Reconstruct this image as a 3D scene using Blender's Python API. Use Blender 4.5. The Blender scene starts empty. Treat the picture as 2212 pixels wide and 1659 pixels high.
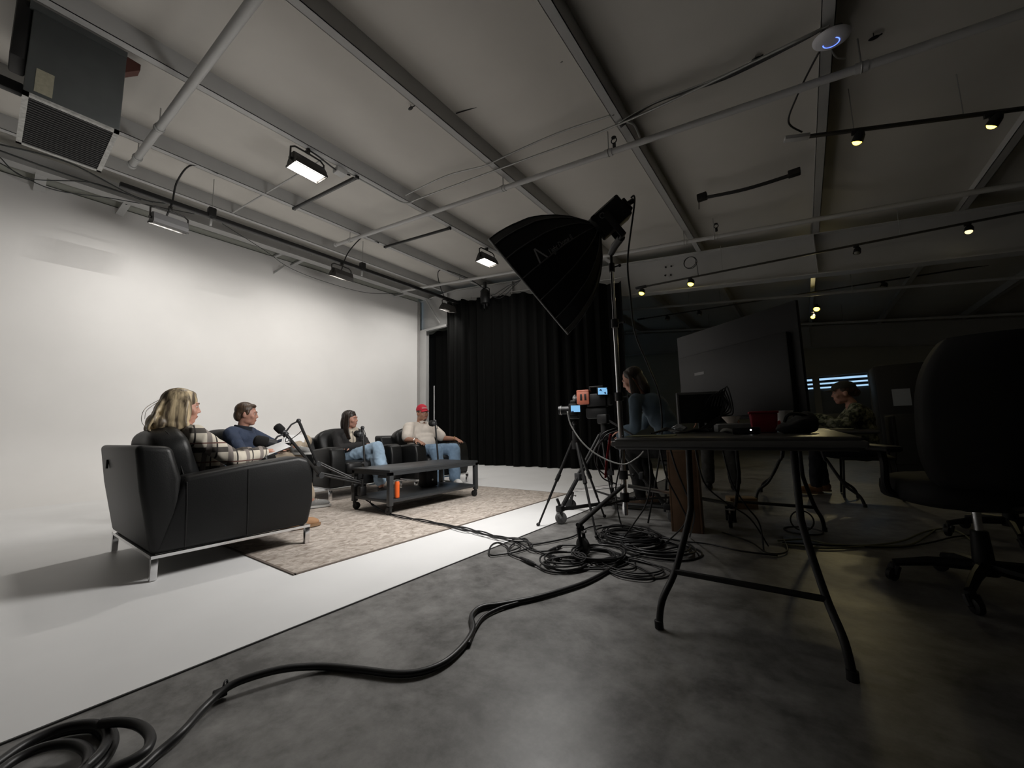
import bpy, bmesh, math, random
import numpy as np
from mathutils import Vector, Matrix, Quaternion, noise as mnoise
random.seed(7)
S = bpy.context.scene
COL = S.collection
PI = math.pi

# ------------------------------------------------------------ camera
FPX, CXP, CYP, CAMH = 850.0, 1106.0, 829.5, 0.80
def _u(v): return v / np.linalg.norm(v)
_Yd = _u(np.array([1738.0 - CXP, 915.0 - CYP, FPX]))
_q = np.array([738.0 - CXP, 915.0 + 24.0 - CYP, FPX])
_n = _u(np.cross(_Yd, _q))
_Zd = _n if _n[1] < 0 else -_n
_Xd = np.cross(_Yd, _Zd)
RC = np.stack([_Xd, _Yd, _Zd])            # camera (x right, y down, z forward) -> world
CAMP = np.array([0.0, 0.0, CAMH])
def ray(u, v): return RC @ np.array([(u - CXP) / FPX, (v - CYP) / FPX, 1.0])
def pz(u, v, z=0.0):
    d = ray(u, v); return CAMP + d * ((z - CAMH) / d[2])
def px(u, v, x):
    d = ray(u, v); return CAMP + d * (x / d[0])
def py(u, v, y):
    d = ray(u, v); return CAMP + d * (y / d[1])
cam_d = bpy.data.cameras.new('camera')
cam_d.sensor_fit = 'HORIZONTAL'; cam_d.sensor_width = 36.0
cam_d.lens = FPX / 2212.0 * 36.0
cam_d.clip_start = 0.02; cam_d.clip_end = 200
cam = bpy.data.objects.new('camera', cam_d); COL.objects.link(cam)
r_, u_, b_ = RC[:, 0], -RC[:, 1], -RC[:, 2]
cam.matrix_world = Matrix(((r_[0], u_[0], b_[0], 0), (r_[1], u_[1], b_[1], 0), (r_[2], u_[2], b_[2], CAMH), (0, 0, 0, 1)))
S.camera = cam

# ------------------------------------------------------------ world, exposure
w = bpy.data.worlds.new('world'); S.world = w; w.use_nodes = True
bg = w.node_tree.nodes['Background']
bg.inputs[0].default_value = (0.50, 0.76, 1.0, 1); bg.inputs[1].default_value = 1.0
S.view_settings.view_transform = 'Standard'; S.view_settings.look = 'None'
S.view_settings.exposure = 0.0; S.view_settings.gamma = 1.0
S.view_settings.use_curve_mapping = False
S.cycles.max_bounces = 10; S.cycles.diffuse_bounces = 6; S.cycles.glossy_bounces = 4
S.cycles.transmission_bounces = 6; S.cycles.sample_clamp_indirect = 4.0

# light levels (the lamps' own builders use these)
SOFTBOX_POWER = 57.0        # W of the softbox lamp head
FLOOD_W = 165.0             # W of each flood on the purlin
TRACK_FLOOD_W = 56.0       # W of each flood on the long pipe
SPOT_W = 0.45               # W of a small track lamp

# ------------------------------------------------------------ materials
MATS = {}
def M(name, col, rough=0.5, metal=0.0, var=0.0, vscale=8.0, bump=0.0, bscale=60.0, emit=None, estr=0.0, spec=None, alpha=None, sheen=0.0, trans=0.0):
    if name in MATS: return MATS[name]
    m = bpy.data.materials.new(name); m.use_nodes = True
    nt = m.node_tree; b = nt.nodes['Principled BSDF']
    c = (col[0], col[1], col[2], 1)
    b.inputs['Base Color'].default_value = c
    b.inputs['Roughness'].default_value = rough
    b.inputs['Metallic'].default_value = metal
    if spec is not None: b.inputs['Specular IOR Level'].default_value = spec
    if sheen: b.inputs['Sheen Weight'].default_value = sheen
    if trans: b.inputs['Transmission Weight'].default_value = trans
    if emit:
        b.inputs['Emission Color'].default_value = (*emit, 1); b.inputs['Emission Strength'].default_value = estr
    tc = None
    if var or bump:
        tc = nt.nodes.new('ShaderNodeTexCoord')
    if var:
        n = nt.nodes.new('ShaderNodeTexNoise'); n.inputs['Scale'].default_value = vscale; n.inputs['Detail'].default_value = 5
        nt.links.new(tc.outputs['Object'], n.inputs['Vector'])
        r = nt.nodes.new('ShaderNodeValToRGB')
        r.color_ramp.elements[0].position = 0.3; r.color_ramp.elements[1].position = 0.7
        r.color_ramp.elements[0].color = (col[0] * (1 - var), col[1] * (1 - var), col[2] * (1 - var), 1)
        r.color_ramp.elements[1].color = (min(1, col[0] * (1 + var)), min(1, col[1] * (1 + var)), min(1, col[2] * (1 + var)), 1)
        nt.links.new(n.outputs['Fac'], r.inputs['Fac']); nt.links.new(r.outputs['Color'], b.inputs['Base Color'])
    if bump:
        n2 = nt.nodes.new('ShaderNodeTexNoise'); n2.inputs['Scale'].default_value = bscale; n2.inputs['Detail'].default_value = 4
        nt.links.new(tc.outputs['Object'], n2.inputs['Vector'])
        bp = nt.nodes.new('ShaderNodeBump'); bp.inputs['Strength'].default_value = bump; bp.inputs['Distance'].default_value = 0.01
        nt.links.new(n2.outputs['Fac'], bp.inputs['Height']); nt.links.new(bp.outputs['Normal'], b.inputs['Normal'])
    MATS[name] = m
    return m

WALLW = M('white_wall_paint', (0.80, 0.788, 0.775), 0.6, var=0.025, vscale=1.3)
STAGEW = M('white_floor_paint', (0.80, 0.80, 0.80), 0.5, var=0.03, vscale=2.0)
ROOFW = M('white_roof_vinyl', (0.58, 0.558, 0.52), 0.55, var=0.05, vscale=1.2, bump=0.15, bscale=5)
STEELW = M('white_steel_paint', (0.47, 0.47, 0.465), 0.45, var=0.04, vscale=3)
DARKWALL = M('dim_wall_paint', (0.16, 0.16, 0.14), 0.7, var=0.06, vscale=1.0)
BLACKP = M('black_plastic', (0.007, 0.007, 0.0075), 0.5, spec=0.35)
BLACKM = M('black_metal', (0.009, 0.009, 0.0095), 0.5, 0.0)
GUNM = M('dark_grey_metal', (0.045, 0.047, 0.05), 0.42, 0.3)
CHROME = M('chrome', (0.75, 0.75, 0.76), 0.18, 1.0)
ALU = M('aluminium', (0.60, 0.60, 0.60), 0.32, 1.0)
LEATHER = M('black_leather', (0.0045, 0.0048, 0.005), 0.45, spec=0.38, var=0.15, vscale=12, bump=0.07, bscale=160)
RUBBER = M('black_rubber', (0.012, 0.012, 0.012), 0.6)
CABLE = M('black_cable', (0.010, 0.010, 0.011), 0.42)
VELVET = M('black_drape_cloth', (0.0037, 0.0038, 0.0036), 0.95, spec=0.1)
GREYP = M('grey_plastic', (0.23, 0.23, 0.24), 0.5)
CONDUIT = M('galvanised_conduit', (0.42, 0.42, 0.41), 0.4, 0.5)

# ------------------------------------------------------------ mesh helpers
def frame_of(d):
    d = Vector(d).normalized()
    a = Vector((0, 0, 1)) if abs(d.z) < 0.9 else Vector((1, 0, 0))
    x = d.cross(a).normalized(); y = d.cross(x).normalized()
    return x, y
def crom(pts, n=8, closed=False):
    P = [Vector(p) for p in pts]; out = []
    N = len(P)
    rng = range(N) if closed else range(N - 1)
    for i in rng:
        if closed: p0, p1, p2, p3 = P[i - 1], P[i], P[(i + 1) % N], P[(i + 2) % N]
        else: p0, p1, p2, p3 = P[max(i - 1, 0)], P[i], P[i + 1], P[min(i + 2, N - 1)]
        for k in range(n):
            t = k / n; t2 = t * t; t3 = t2 * t
            out.append(0.5 * ((2 * p1) + (p2 - p0) * t + (2 * p0 - 5 * p1 + 4 * p2 - p3) * t2 + (3 * p1 - p0 - 3 * p2 + p3) * t3))
    if not closed: out.append(P[-1].copy())
    return out
class MB:
    def __init__(s): s.v = []; s.f = []
    def add(s, vs, fs):
        o = len(s.v); s.v += [tuple(q) for q in vs]; s.f += [tuple(i + o for i in f) for f in fs]; return s
    def box(s, a, b, M4=None):
        x0, y0, z0 = a; x1, y1, z1 = b
        vs = [(x0, y0, z0), (x1, y0, z0), (x1, y1, z0), (x0, y1, z0), (x0, y0, z1), (x1, y0, z1), (x1, y1, z1), (x0, y1, z1)]
        if M4 is not None: vs = [tuple(M4 @ Vector(q)) for q in vs]
        return s.add(vs, [(0, 3, 2, 1), (4, 5, 6, 7), (0, 1, 5, 4), (1, 2, 6, 5), (2, 3, 7, 6), (3, 0, 4, 7)])
    def cbox(s, c, sz, M4=None):
        return s.box((c[0] - sz[0] / 2, c[1] - sz[1] / 2, c[2] - sz[2] / 2), (c[0] + sz[0] / 2, c[1] + sz[1] / 2, c[2] + sz[2] / 2), M4)
    def rbox(s, a, b, r=0.01, seg=2, M4=None):
        bm = bmesh.new(); bmesh.ops.create_cube(bm, size=1)
        for q in bm.verts:
            q.co = Vector([(a[i] + b[i]) / 2 + q.co[i] * (b[i] - a[i]) for i in range(3)])
        r = min(r, 0.49 * min(abs(b[i] - a[i]) for i in range(3)))
        bmesh.ops.bevel(bm, geom=bm.edges[:], offset=r, segments=seg, profile=0.5, affect='EDGES')
        return s.addbm(bm, M4)
    def addbm(s, bm, M4=None):
        bm.verts.index_update()
        vs = [tuple((M4 @ q.co) if M4 is not None else q.co) for q in bm.verts]
        fs = [tuple(q.index for q in f.verts) for f in bm.faces]
        bm.free(); return s.add(vs, fs)
    def tube(s, pts, r, n=8, cap=True, flat=1.0):
        P = [Vector(p) for p in pts]; m = len(P)
        R = r if hasattr(r, '__len__') else [r] * m
        t = (P[1] - P[0]).normalized(); x, y = frame_of(t)
        vs = []
        for i in range(m):
            if i == 0: d = P[1] - P[0]
            elif i == m - 1: d = P[-1] - P[-2]
            else: d = (P[i + 1] - P[i]).normalized() + (P[i] - P[i - 1]).normalized()
            if d.length < 1e-9: d = t.copy()
            d.normalize()
            q = t.rotation_difference(d); x = q @ x; y = q @ y; t = d
            for k in range(n):
                a = 2 * PI * k / n
                vs.append(tuple(P[i] + x * (R[i] * math.cos(a)) + y * (R[i] * flat * math.sin(a))))
        fs = []
        for i in range(m - 1):
            for k in range(n):
                fs.append((i * n + k, i * n + (k + 1) % n, (i + 1) * n + (k + 1) % n, (i + 1) * n + k))
        if cap:
            fs.append(tuple(range(n))[::-1]); fs.append(tuple((m - 1) * n + k for k in range(n)))
        return s.add(vs, fs)
    def cyl(s, a, b, r, n=16, r2=None): return s.tube([a, b], [r, r if r2 is None else r2], n)
    def torus(s, c, axis, R, r, n=24, m=8, a0=0.0, a1=2 * PI):
        x, y = frame_of(axis); c = Vector(c)
        full = abs(a1 - a0 - 2 * PI) < 1e-6
        pts = [c + x * (R * math.cos(a0 + (a1 - a0) * k / n)) + y * (R * math.sin(a0 + (a1 - a0) * k / n)) for k in range(n + 1)]
        return s.tube(pts, r, m, cap=not full)
    def ell(s, c, rad, rot=None, nu=16, nv=10, e1=1.0, e2=1.0):
        c = Vector(c); vs = []; fs = []
        def pw(x, e): return math.copysign(abs(x) ** e, x)
        for j in range(1, nv):
            ph = -PI / 2 + PI * j / nv
            for i in range(nu):
                th = 2 * PI * i / nu
                q = Vector((rad[0] * pw(math.cos(ph), e1) * pw(math.cos(th), e2), rad[1] * pw(math.cos(ph), e1) * pw(math.sin(th), e2), rad[2] * pw(math.sin(ph), e1)))
                if rot is not None: q = rot @ q
                vs.append(tuple(c + q))
        lo = Vector((0, 0, -rad[2])); hi = Vector((0, 0, rad[2]))
        if rot is not None: lo = rot @ lo; hi = rot @ hi
        vs.append(tuple(c + lo)); vs.append(tuple(c + hi)); L = len(vs) - 2
        for j in range(nv - 2):
            for i in range(nu):
                fs.append((j * nu + i, j * nu + (i + 1) % nu, (j + 1) * nu + (i + 1) % nu, (j + 1) * nu + i))
        for i in range(nu):
            fs.append((L, (i + 1) % nu, i)); fs.append((L + 1, (nv - 2) * nu + i, (nv - 2) * nu + (i + 1) % nu))
        return s.add(vs, fs)
    def lathe(s, prof, c=(0, 0, 0), n=24, M4=None):
        vs = []; fs = []; c = Vector(c)
        for (r, z) in prof:
            for k in range(n):
                a = 2 * PI * k / n; q = Vector((r * math.cos(a), r * math.sin(a), z))
                vs.append(tuple(c + ((M4 @ q) if M4 is not None else q)))
        m = len(prof)
        for i in range(m - 1):
            for k in range(n):
                fs.append((i * n + k, i * n + (k + 1) % n, (i + 1) * n + (k + 1) % n, (i + 1) * n + k))
        fs.append(tuple(range(n))[::-1]); fs.append(tuple((m - 1) * n + k for k in range(n)))
        return s.add(vs, fs)
    def prism(s, poly, d0, d1, fn):
        n = len(poly)
        vs = [tuple(fn(a, b, d0)) for a, b in poly] + [tuple(fn(a, b, d1)) for a, b in poly]
        fs = [tuple(range(n))[::-1], tuple(range(n, 2 * n))] + [(i, (i + 1) % n, n + (i + 1) % n, n + i) for i in range(n)]
        return s.add(vs, fs)
    def grid(s, fn, nu, nv, wrapu=False):
        vs = [tuple(fn(i / (nu if wrapu else nu - 1), j / (nv - 1))) for j in range(nv) for i in range(nu)]
        fs = []
        for j in range(nv - 1):
            for i in range(nu if wrapu else nu - 1):
                fs.append((j * nu + i, j * nu + (i + 1) % nu, (j + 1) * nu + (i + 1) % nu, (j + 1) * nu + i))
        return s.add(vs, fs)
    def mesh(s, name, mat=None, smooth=None):
        me = bpy.data.meshes.new(name); me.from_pydata(s.v, [], s.f); me.validate(); me.update()
        bm = bmesh.new(); bm.from_mesh(me); bmesh.ops.recalc_face_normals(bm, faces=bm.faces[:]); bm.to_mesh(me); bm.free()
        if mat: me.materials.append(mat)
        if smooth:
            for p in me.polygons: p.use_smooth = True
            if smooth != 'all': me.set_sharp_from_angle(angle=math.radians(38))
        return me
    def build(s, name, mat, parent=None, smooth=True, loc=None):
        o = bpy.data.objects.new(name, s.mesh(name, mat, smooth)); COL.objects.link(o)
        if parent is not None: o.parent = parent
        if loc is not None: o.location = loc
        return o
def tag(o, label=None, cat=None, group=None, kind=None):
    if label: o['label'] = label
    if cat: o['category'] = cat
    if group: o['group'] = group
    if kind: o['kind'] = kind
    return o
def thing(name, label, cat, loc=(0, 0, 0), rotz=0.0, group=None):
    o = bpy.data.objects.new(name, None); COL.objects.link(o)
    o.empty_display_size = 0.1
    o.location = loc; o.rotation_euler = (0, 0, rotz)
    return tag(o, label, cat, group)
def copy_tree(o, parent=None):
    c = o.copy(); COL.objects.link(c)
    if parent is not None: c.parent = parent
    for ch in list(o.children): copy_tree(ch, c)
    return c
def struct(o): o['kind'] = 'structure'; return o
def area_light(name, loc, direction, sx, sy, power, color=(1, 1, 1), shape='RECTANGLE', parent=None, spread=PI):
    l = bpy.data.lights.new(name, 'AREA'); l.shape = shape; l.size = sx; l.size_y = sy; l.energy = power; l.color = color; l.spread = spread
    o = bpy.data.objects.new(name, l); COL.objects.link(o)
    o.rotation_mode = 'QUATERNION'; o.rotation_quaternion = Vector(direction).to_track_quat('-Z', 'Y'); o.location = loc
    if parent is not None: o.parent = parent
    return o
def cable(name, pts, r, label, mat=None, n=8, seg=6, parent=None, group=None, cat='cable'):
    o = MB().tube(crom(pts, n), r, seg).build(name, mat or CABLE, parent, smooth='all')
    if parent is None: tag(o, label, cat, group)
    return o

# ============================================================ STRUCTURE
RK, RZ0 = 0.122, 3.75                      # underside plane of the purlins: z = RZ0 - RK x
def zroof(x): return RZ0 + 0.20 - RK * x
XL, XR, YF, YB = -8.70, 7.5, -5.0, 15.0
# concrete floor
fm = bpy.data.materials.new('polished_concrete'); fm.use_nodes = True
nt = fm.node_tree; b = nt.nodes['Principled BSDF']
tc = nt.nodes.new('ShaderNodeTexCoord')
n1 = nt.nodes.new('ShaderNodeTexNoise'); n1.inputs['Scale'].default_value = 1.7; n1.inputs['Detail'].default_value = 9; n1.inputs['Roughness'].default_value = 0.68; n1.inputs['Distortion'].default_value = 0.6
n2 = nt.nodes.new('ShaderNodeTexNoise'); n2.inputs['Scale'].default_value = 9.0; n2.inputs['Detail'].default_value = 10; n2.inputs['Roughness'].default_value = 0.7
mx = nt.nodes.new('ShaderNodeMix'); mx.data_type = 'FLOAT'; mx.inputs[0].default_value = 0.45
cr = nt.nodes.new('ShaderNodeValToRGB')
cr.color_ramp.elements[0].position = 0.40; cr.color_ramp.elements[0].color = (0.100, 0.098, 0.094, 1)
cr.color_ramp.elements[1].position = 0.60; cr.color_ramp.elements[1].color = (0.285, 0.28, 0.272, 1)
rr = nt.nodes.new('ShaderNodeMapRange'); rr.inputs[1].default_value = 0.3; rr.inputs[2].default_value = 0.7; rr.inputs[3].default_value = 0.32; rr.inputs[4].default_value = 0.48
for n_ in (n1, n2): nt.links.new(tc.outputs['Object'], n_.inputs['Vector'])
nt.links.new(n1.outputs['Fac'], mx.inputs[2]); nt.links.new(n2.outputs['Fac'], mx.inputs[3])
nt.links.new(mx.outputs[0], cr.inputs['Fac']); nt.links.new(cr.outputs['Color'], b.inputs['Base Color'])
nt.links.new(n1.outputs['Fac'], rr.inputs[0]); nt.links.new(rr.outputs[0], b.inputs['Roughness'])
fl = MB().box((XL, YF, -0.12), (XR, YB, 0.0)).build('floor', fm, smooth=False)
tag(struct(fl), 'grey polished concrete slab with cloudy mottling')
# white stage floor, cove and wall of the cyclorama
STAGE_X = -1.80
CR = 0.95
stage = MB().box((XL + CR, YF, 0.0), (STAGE_X, 7.9, 0.006)).build('floor_painted', STAGEW, smooth=False)
tag(struct(stage), 'white painted stage floor running into the curved wall')
seam = MB().box((STAGE_X, YF, 0.0), (STAGE_X + 0.006, 7.9, 0.0052)).build('trim_1', M('dark_seam', (0.05, 0.05, 0.05), 0.7), smooth=False)
tag(struct(seam), 'thin dark seam along the edge of the white stage floor')
prof = [(XL + CR, 0.006)]
for k in range(1, 17):
    a = PI / 2 * k / 16
    prof.append((XL + CR - CR * math.sin(a), 0.006 + CR * (1 - math.cos(a))))
prof.append((XL, 4.56))
out = [(x - 0.12, z - 0.10) if z < 4 else (x - 0.12, z) for x, z in prof[::-1]]
poly = prof + [(XL - 0.12, 4.56), (XL - 0.12, -0.12), (XL + CR, -0.12)]
wl = MB().prism(poly, YF, 7.33, lambda a, b_, d: (a, d, b_)).build('wall_left', WALLW)
tag(struct(wl), 'tall white cyclorama wall curving down into the stage floor')
# upper girt wall above the cyclorama
ug = MB().box((XL - 0.15, YF, 4.56), (XL - 0.012, 7.33, 5.2)).build('wall_left_upper', M('pale_liner_panel', (.60, .61, .55), .6), smooth=False)
struct(ug)
MB().box((XL - 0.012, YF, 4.56), (XL + .002, 7.33, 4.574)).build('ledge', M('ledge_seam', (0.10, 0.11, 0.09), 0.8), ug, smooth=False)  # thin dark seam between the wall top and the liner panel
for z_ in (4.70,):
    MB().box((XL - 0.012, YF, z_), (XL - 0.004, 7.33, z_ + 0.012)).build('girt', M('green_grey_paint', (0.10, 0.13, 0.10), 0.7), ug, smooth=False)
# other walls
wb = MB()
WX0, WX1, WZ0, WZ1 = -0.85, 1.62, 1.05, 2.22
wb.box((XL - 0.3, YB, 0), (WX0, YB + 0.15, 5.2)); wb.box((WX1, YB, 0), (XR, YB + 0.15, 5.2))
wb.box((WX0, YB, 0), (WX1, YB + 0.15, WZ0)); wb.box((WX0, YB, WZ1), (WX1, YB + 0.15, 5.2))
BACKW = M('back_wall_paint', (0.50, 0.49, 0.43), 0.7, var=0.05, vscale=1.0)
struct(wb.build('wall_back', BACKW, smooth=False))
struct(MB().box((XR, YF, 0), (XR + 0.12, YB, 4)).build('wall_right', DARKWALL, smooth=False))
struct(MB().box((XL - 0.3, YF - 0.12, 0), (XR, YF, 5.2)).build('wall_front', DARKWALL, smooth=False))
struct(MB().box((XL - 0.35, 7.2, 0), (XL - 0.3, YB, 5.2)).build('wall_left_far', BACKW, smooth=False))
# roof lining, sagging a little between the purlins
PX = [1.95, 0.44, -1.20, -2.80, -4.55, -6.38, -7.72]
PXA = [7.2, 5.2, 3.5] + PX + [-8.95]
ceil_root = struct(MB().box((XL - 0.4, YF, 5.25), (XR, YF + 0.02, 5.27)).build('ceiling', ROOFW, smooth=False))
tag(ceil_root, 'white vinyl-faced roof lining sloping down to the right')
edges = sorted(PXA + [7.6])
for i in range(len(edges) - 1):
    a, c = edges[i], edges[i + 1]
    def fn(u, v, a=a, c=c):
        x = a + (c - a) * u; y = YF + (YB - YF) * v
        ph = (y + 0.35 * a) / 1.85
        k = 1 - 0.22 * (1 - abs(math.sin(PI * ph)) ** 0.5)
        sag = 0.055 * math.sin(PI * u) * k
        return (x, y, zroof(x) - sag)
    MB().grid(fn, 9, 140).build('roof_panel', ROOFW, ceil_root, smooth='all')
MB().box((XL - 0.4, YF, 0), (XR + 0.2, YB + 0.2, 0.02), Matrix(((1, 0, 0, 0), (0, 1, 0, 0), (-RK, 0, 1, RZ0 + 0.26), (0, 0, 0, 1)))).build('roof_deck', ROOFW, ceil_root, smooth=False)
# Z purlins
def purlin(xw, name='roof_purlin'):
    zb = RZ0 - RK * xw; zt = zb + 0.21
    m = MB()
    m.box((xw - 0.006, YF, zb), (xw, YB, zt))
    m.box((xw - 0.085, YF, zb), (xw, YB, zb + 0.006))
    m.box((xw - 0.085, YF, zb), (xw - 0.080, YB, zb + 0.022))
    m.box((xw - 0.006, YF, zt - 0.006), (xw + 0.075, YB, zt))
    return struct(m.build(name, STEELW, smooth=False))
for i, x_ in enumerate(PXA[:-1]):
    tag(purlin(x_), 'long painted steel purlin under the sloping roof')
# eave strut at the top of the cyclorama wall
ev = MB().box((-8.45, YF, 4.60), (-8.38, 15, 4.83)).box((-8.52, YF, 4.595), (-8.33, 15, 4.605))
tag(struct(ev.build('eave_strut', STEELW, smooth=False)), 'white steel strut running along the top of the white wall')
# rigid frame: rafter and column
def rafter(yw, name):
    bot = [(-8.75, 3.71), (-7.66, 3.74), (-2.70, 3.42), (2.36, 2.84), (7.4, 2.22)]
    top = [(7.4, RZ0 - RK * 7.4 - 0.004), (-8.75, RZ0 + RK * 8.75 - 0.16)]
    r = struct(MB().prism(bot + [(7.4, RZ0 - RK * 7.4 - 0.004), (-7.3, RZ0 + RK * 7.3 - 0.004), (-8.75, 4.62)], yw, yw + 0.012, lambda a, b_, d: (a, d, b_)).build(name, STEELW, smooth=False))
    def fl(pts, t, n):
        m = MB()
        for (xa, za), (xb, zb) in zip(pts[:-1], pts[1:]):
            d = Vector((xb - xa, 0, zb - za)); L = d.length
            ang = math.atan2(zb - za, xb - xa)
            M4 = Matrix.Translation((xa, yw, za)) @ Matrix.Rotation(-ang, 4, 'Y')
            m.box((0, -0.09, -t), (L, 0.10, 0), M4)
        m.build(n, STEELW, r, smooth=False)
    fl(bot, 0.016, 'lower_flange')
    fl([(-8.75, 4.62), (-7.3, RZ0 + RK * 7.3 - 0.006), (7.4, RZ0 - RK * 7.4 - 0.006)], 0.012, 'upper_flange')
    for xs in (-7.62, -5.4, 0.36):
        zb = np.interp(xs, [q[0] for q in bot], [q[1] for q in bot]); zt = RZ0 - RK * xs - 0.02
        MB().box((xs, yw - 0.085, zb), (xs + 0.012, yw, zt)).build('stiffener', STEELW, r, smooth=False)
    return r
tag(rafter(7.5, 'rafter_beam'), 'deep white steel rafter spanning behind the black curtain')
tag(rafter(14.7, 'rafter_beam'), 'dim steel rafter against the far back wall')
bolts = MB()
for (u, v) in [(1438, 577), (1450, 575), (1437, 595), (1449, 594)]:
    p = py(u, v, 7.49); MB().cyl((p[0], 7.48, p[2]), (p[0], 7.5, p[2]), 0.016, 8).build('bolt', BLACKM, bpy.data.objects['rafter_beam'])
col_ = MB().box((-8.66, 7.36, 0), (-8.40, 7.375, 3.72)).box((-8.66, 7.60, 0), (-8.56, 7.615, 3.72)).box((-8.61, 7.375, 0), (-8.595, 7.6, 3.72))
cc = struct(col_.build('frame_column', STEELW, smooth=False)); tag(cc, 'white steel column at the corner beside the black curtain')
MB().box((-8.71, 7.30, 0.0), (-8.66, 7.37, 4.56)).build('corner_trim', M('grey_trim', (0.32, 0.31, 0.30), 0.6), cc, smooth=False)
MB().box((-8.40, 7.36, 3.66), (-7.62, 7.40, 3.72)).build('header_ledge', STEELW, cc, smooth=False)
MB().tube([py(915, 640, 7.38), py(950, 697, 7.38)], 0.022, 6).build('diagonal_brace', STEELW, cc)
# ============================================================ CEILING FITTINGS
def pd(u, v, d): return CAMP + ray(u, v) * d
def on_plane(u, v, z0):
    d = ray(u, v); return CAMP + d * ((z0 - CAMH) / (d[2] + RK * d[0]))
GLASS_LIT = M('lit_flood_glass', (1, 1, 1), 0.4, emit=(1.0, 0.93, 0.82), estr=14)
HOUS = M('flood_housing', (0.02, 0.018, 0.016), 0.4, 0.2)
HOUSG = M('flood_housing_grey', (0.16, 0.16, 0.165), 0.42, 0.3)
SILV = M('reflector_silver', (0.7, 0.7, 0.68), 0.25, 1.0)

def flood(loc, rotz, tilt, label, power, lit_face=True, grey=False):
    """flood lamp: opening faces -Z of its body, hangs from a yoke"""
    t = thing('flood_light', label, 'stage light', loc, rotz, 'flood lights under the roof')
    T = Matrix.Rotation(tilt, 4, 'X')
    W, H, D = 0.38, 0.21, 0.13
    body = MB()
    prof = [(-H / 2, -0.02), (-H / 2 - 0.012, 0.0), (-H * 0.46, 0.05), (-H * 0.2, D), (H * 0.2, D), (H * 0.46, 0.05), (H / 2 + 0.012, 0.0), (H / 2, -0.02)]
    # open housing: outer shell of four sloping walls
    o = [(x, z) for x, z in prof]
    for s in (0,):
        vs = []; fs = []
        for xx in (-W / 2, W / 2):
            for (y_, z_) in o: vs.append(tuple(T @ Vector((xx, y_, z_))))
        n = len(o)
        for k in range(n - 1): fs.append((k, k + 1, n + k + 1, n + k))
        fs.append(tuple(range(n))); fs.append(tuple(range(n, 2 * n))[::-1])
        body.add(vs, fs)
    body.build('housing', HOUSG if grey else HOUS, t, smooth=False)
    fr = MB()
    for a, c in (((-W / 2 - .008, -H / 2 - .012, -.026), (W / 2 + .008, -H / 2, .0)), ((-W / 2 - .008, H / 2, -.026), (W / 2 + .008, H / 2 + .012, .0)), ((-W / 2 - .008, -H / 2, -.026), (-W / 2, H / 2, 0)), ((W / 2, -H / 2, -.026), (W / 2 + .008, H / 2, 0))):
        fr.box(a, c, T)
    fr.build('front_rim', HOUS, t, smooth=False)
    MB().box((-W / 2 + .004, -H / 2 + .004, .004), (W / 2 - .004, H / 2 - .004, .007), T).build('glass', GLASS_LIT if lit_face else SILV, t, smooth=False)
    MB().tube([T @ Vector((-W * .5, -H * .40, -.022)), T @ Vector((W * .5, -H * .40, -.022))], .005, 6).build('lamp_guard', HOUS, t)
    for sx in (-1, 1):
        MB().cyl(T @ Vector((sx * W / 2, 0, .05)), T @ Vector((sx * (W / 2 + .03), 0, .05)), .018, 12).build('tilt_knob', HOUS, t)
    yk = [T @ Vector((-W / 2 - .018, 0, .05)), Vector((-W / 2 - .018, 0, .19)), Vector((-W / 2 + .03, 0, .225)), Vector((0, 0, .23)), Vector((W / 2 - .03, 0, .225)), Vector((W / 2 + .018, 0, .19)), T @ Vector((W / 2 + .018, 0, .05))]
    MB().tube(yk, .011, 8).build('yoke', HOUS, t)
    MB().rbox((-.02, -.02, .225), (.02, .02, .30), .005).cyl((0, -.03, .28), (0, .05, .28), .012).build('clamp', HOUS, t)
    if grey:
        for k in range(3):
            MB().box((-.1 + .075 * k, -H * .36 - .004, .055), (-.05 + .075 * k, -H * .33 - .004, .07), T).build('vent_slot', M('vent_light', (.6, .6, .6), .4), t, smooth=False)
    if power:
        l = bpy.data.lights.new('lamp', 'SPOT'); l.energy = power / 5; l.color = (1.0, 0.965, 0.915); l.shadow_soft_size = .007; l.spot_size = math.radians(168); l.spot_blend = 1.0
        for q_ in (-.16, -.08, 0, .08, .16):
            lo_ = bpy.data.objects.new('lamp_tube', l); COL.objects.link(lo_); lo_.parent = t; lo_.location = T @ Vector((q_, 0, -.0235))
            lo_.rotation_mode = 'QUATERNION'; lo_.rotation_quaternion = Vector((0, .62, -.78)).to_track_quat('-Z', 'Y')
        area_light('lamp_spill', T @ Vector((0, 0, -.004)), T.to_3x3() @ Vector((0, 0, -1)), W * .7, H * .6, power * .026, (1.0, 0.965, 0.915), parent=t)
    return t
fl1 = px(664, 362, -4.62); fl2 = px(1052, 556, -4.62)
flood((-4.62, fl1[1], 4.02), PI / 2 + 0.06, 0.0, 'lit black flood lamp hanging beside the white junction box', FLOOD_W)
flood((-4.62, fl2[1], 4.03), PI / 2 - 0.05, 0.0, 'lit black flood lamp just left of the big softbox', FLOOD_W)
flood((-6.9, 1.37, 3.745), PI / 2 + 0.08, 0.30, 'grey-backed flood lamp on the near end of the long black pipe', TRACK_FLOOD_W * 1.2, False, True)  # light of this lamp is added as fill to weaken a shadow on the wall
flood((-6.9, 3.93, 3.80), PI / 2 + 0.08, 0.34, 'black flood lamp on the middle of the long black pipe', TRACK_FLOOD_W, True)
flood((-6.9, 6.75, 3.83), PI / 2 + 0.08, 0.20, 'black flood lamp on the far end of the long pipe by the curtain', TRACK_FLOOD_W, False)

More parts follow.
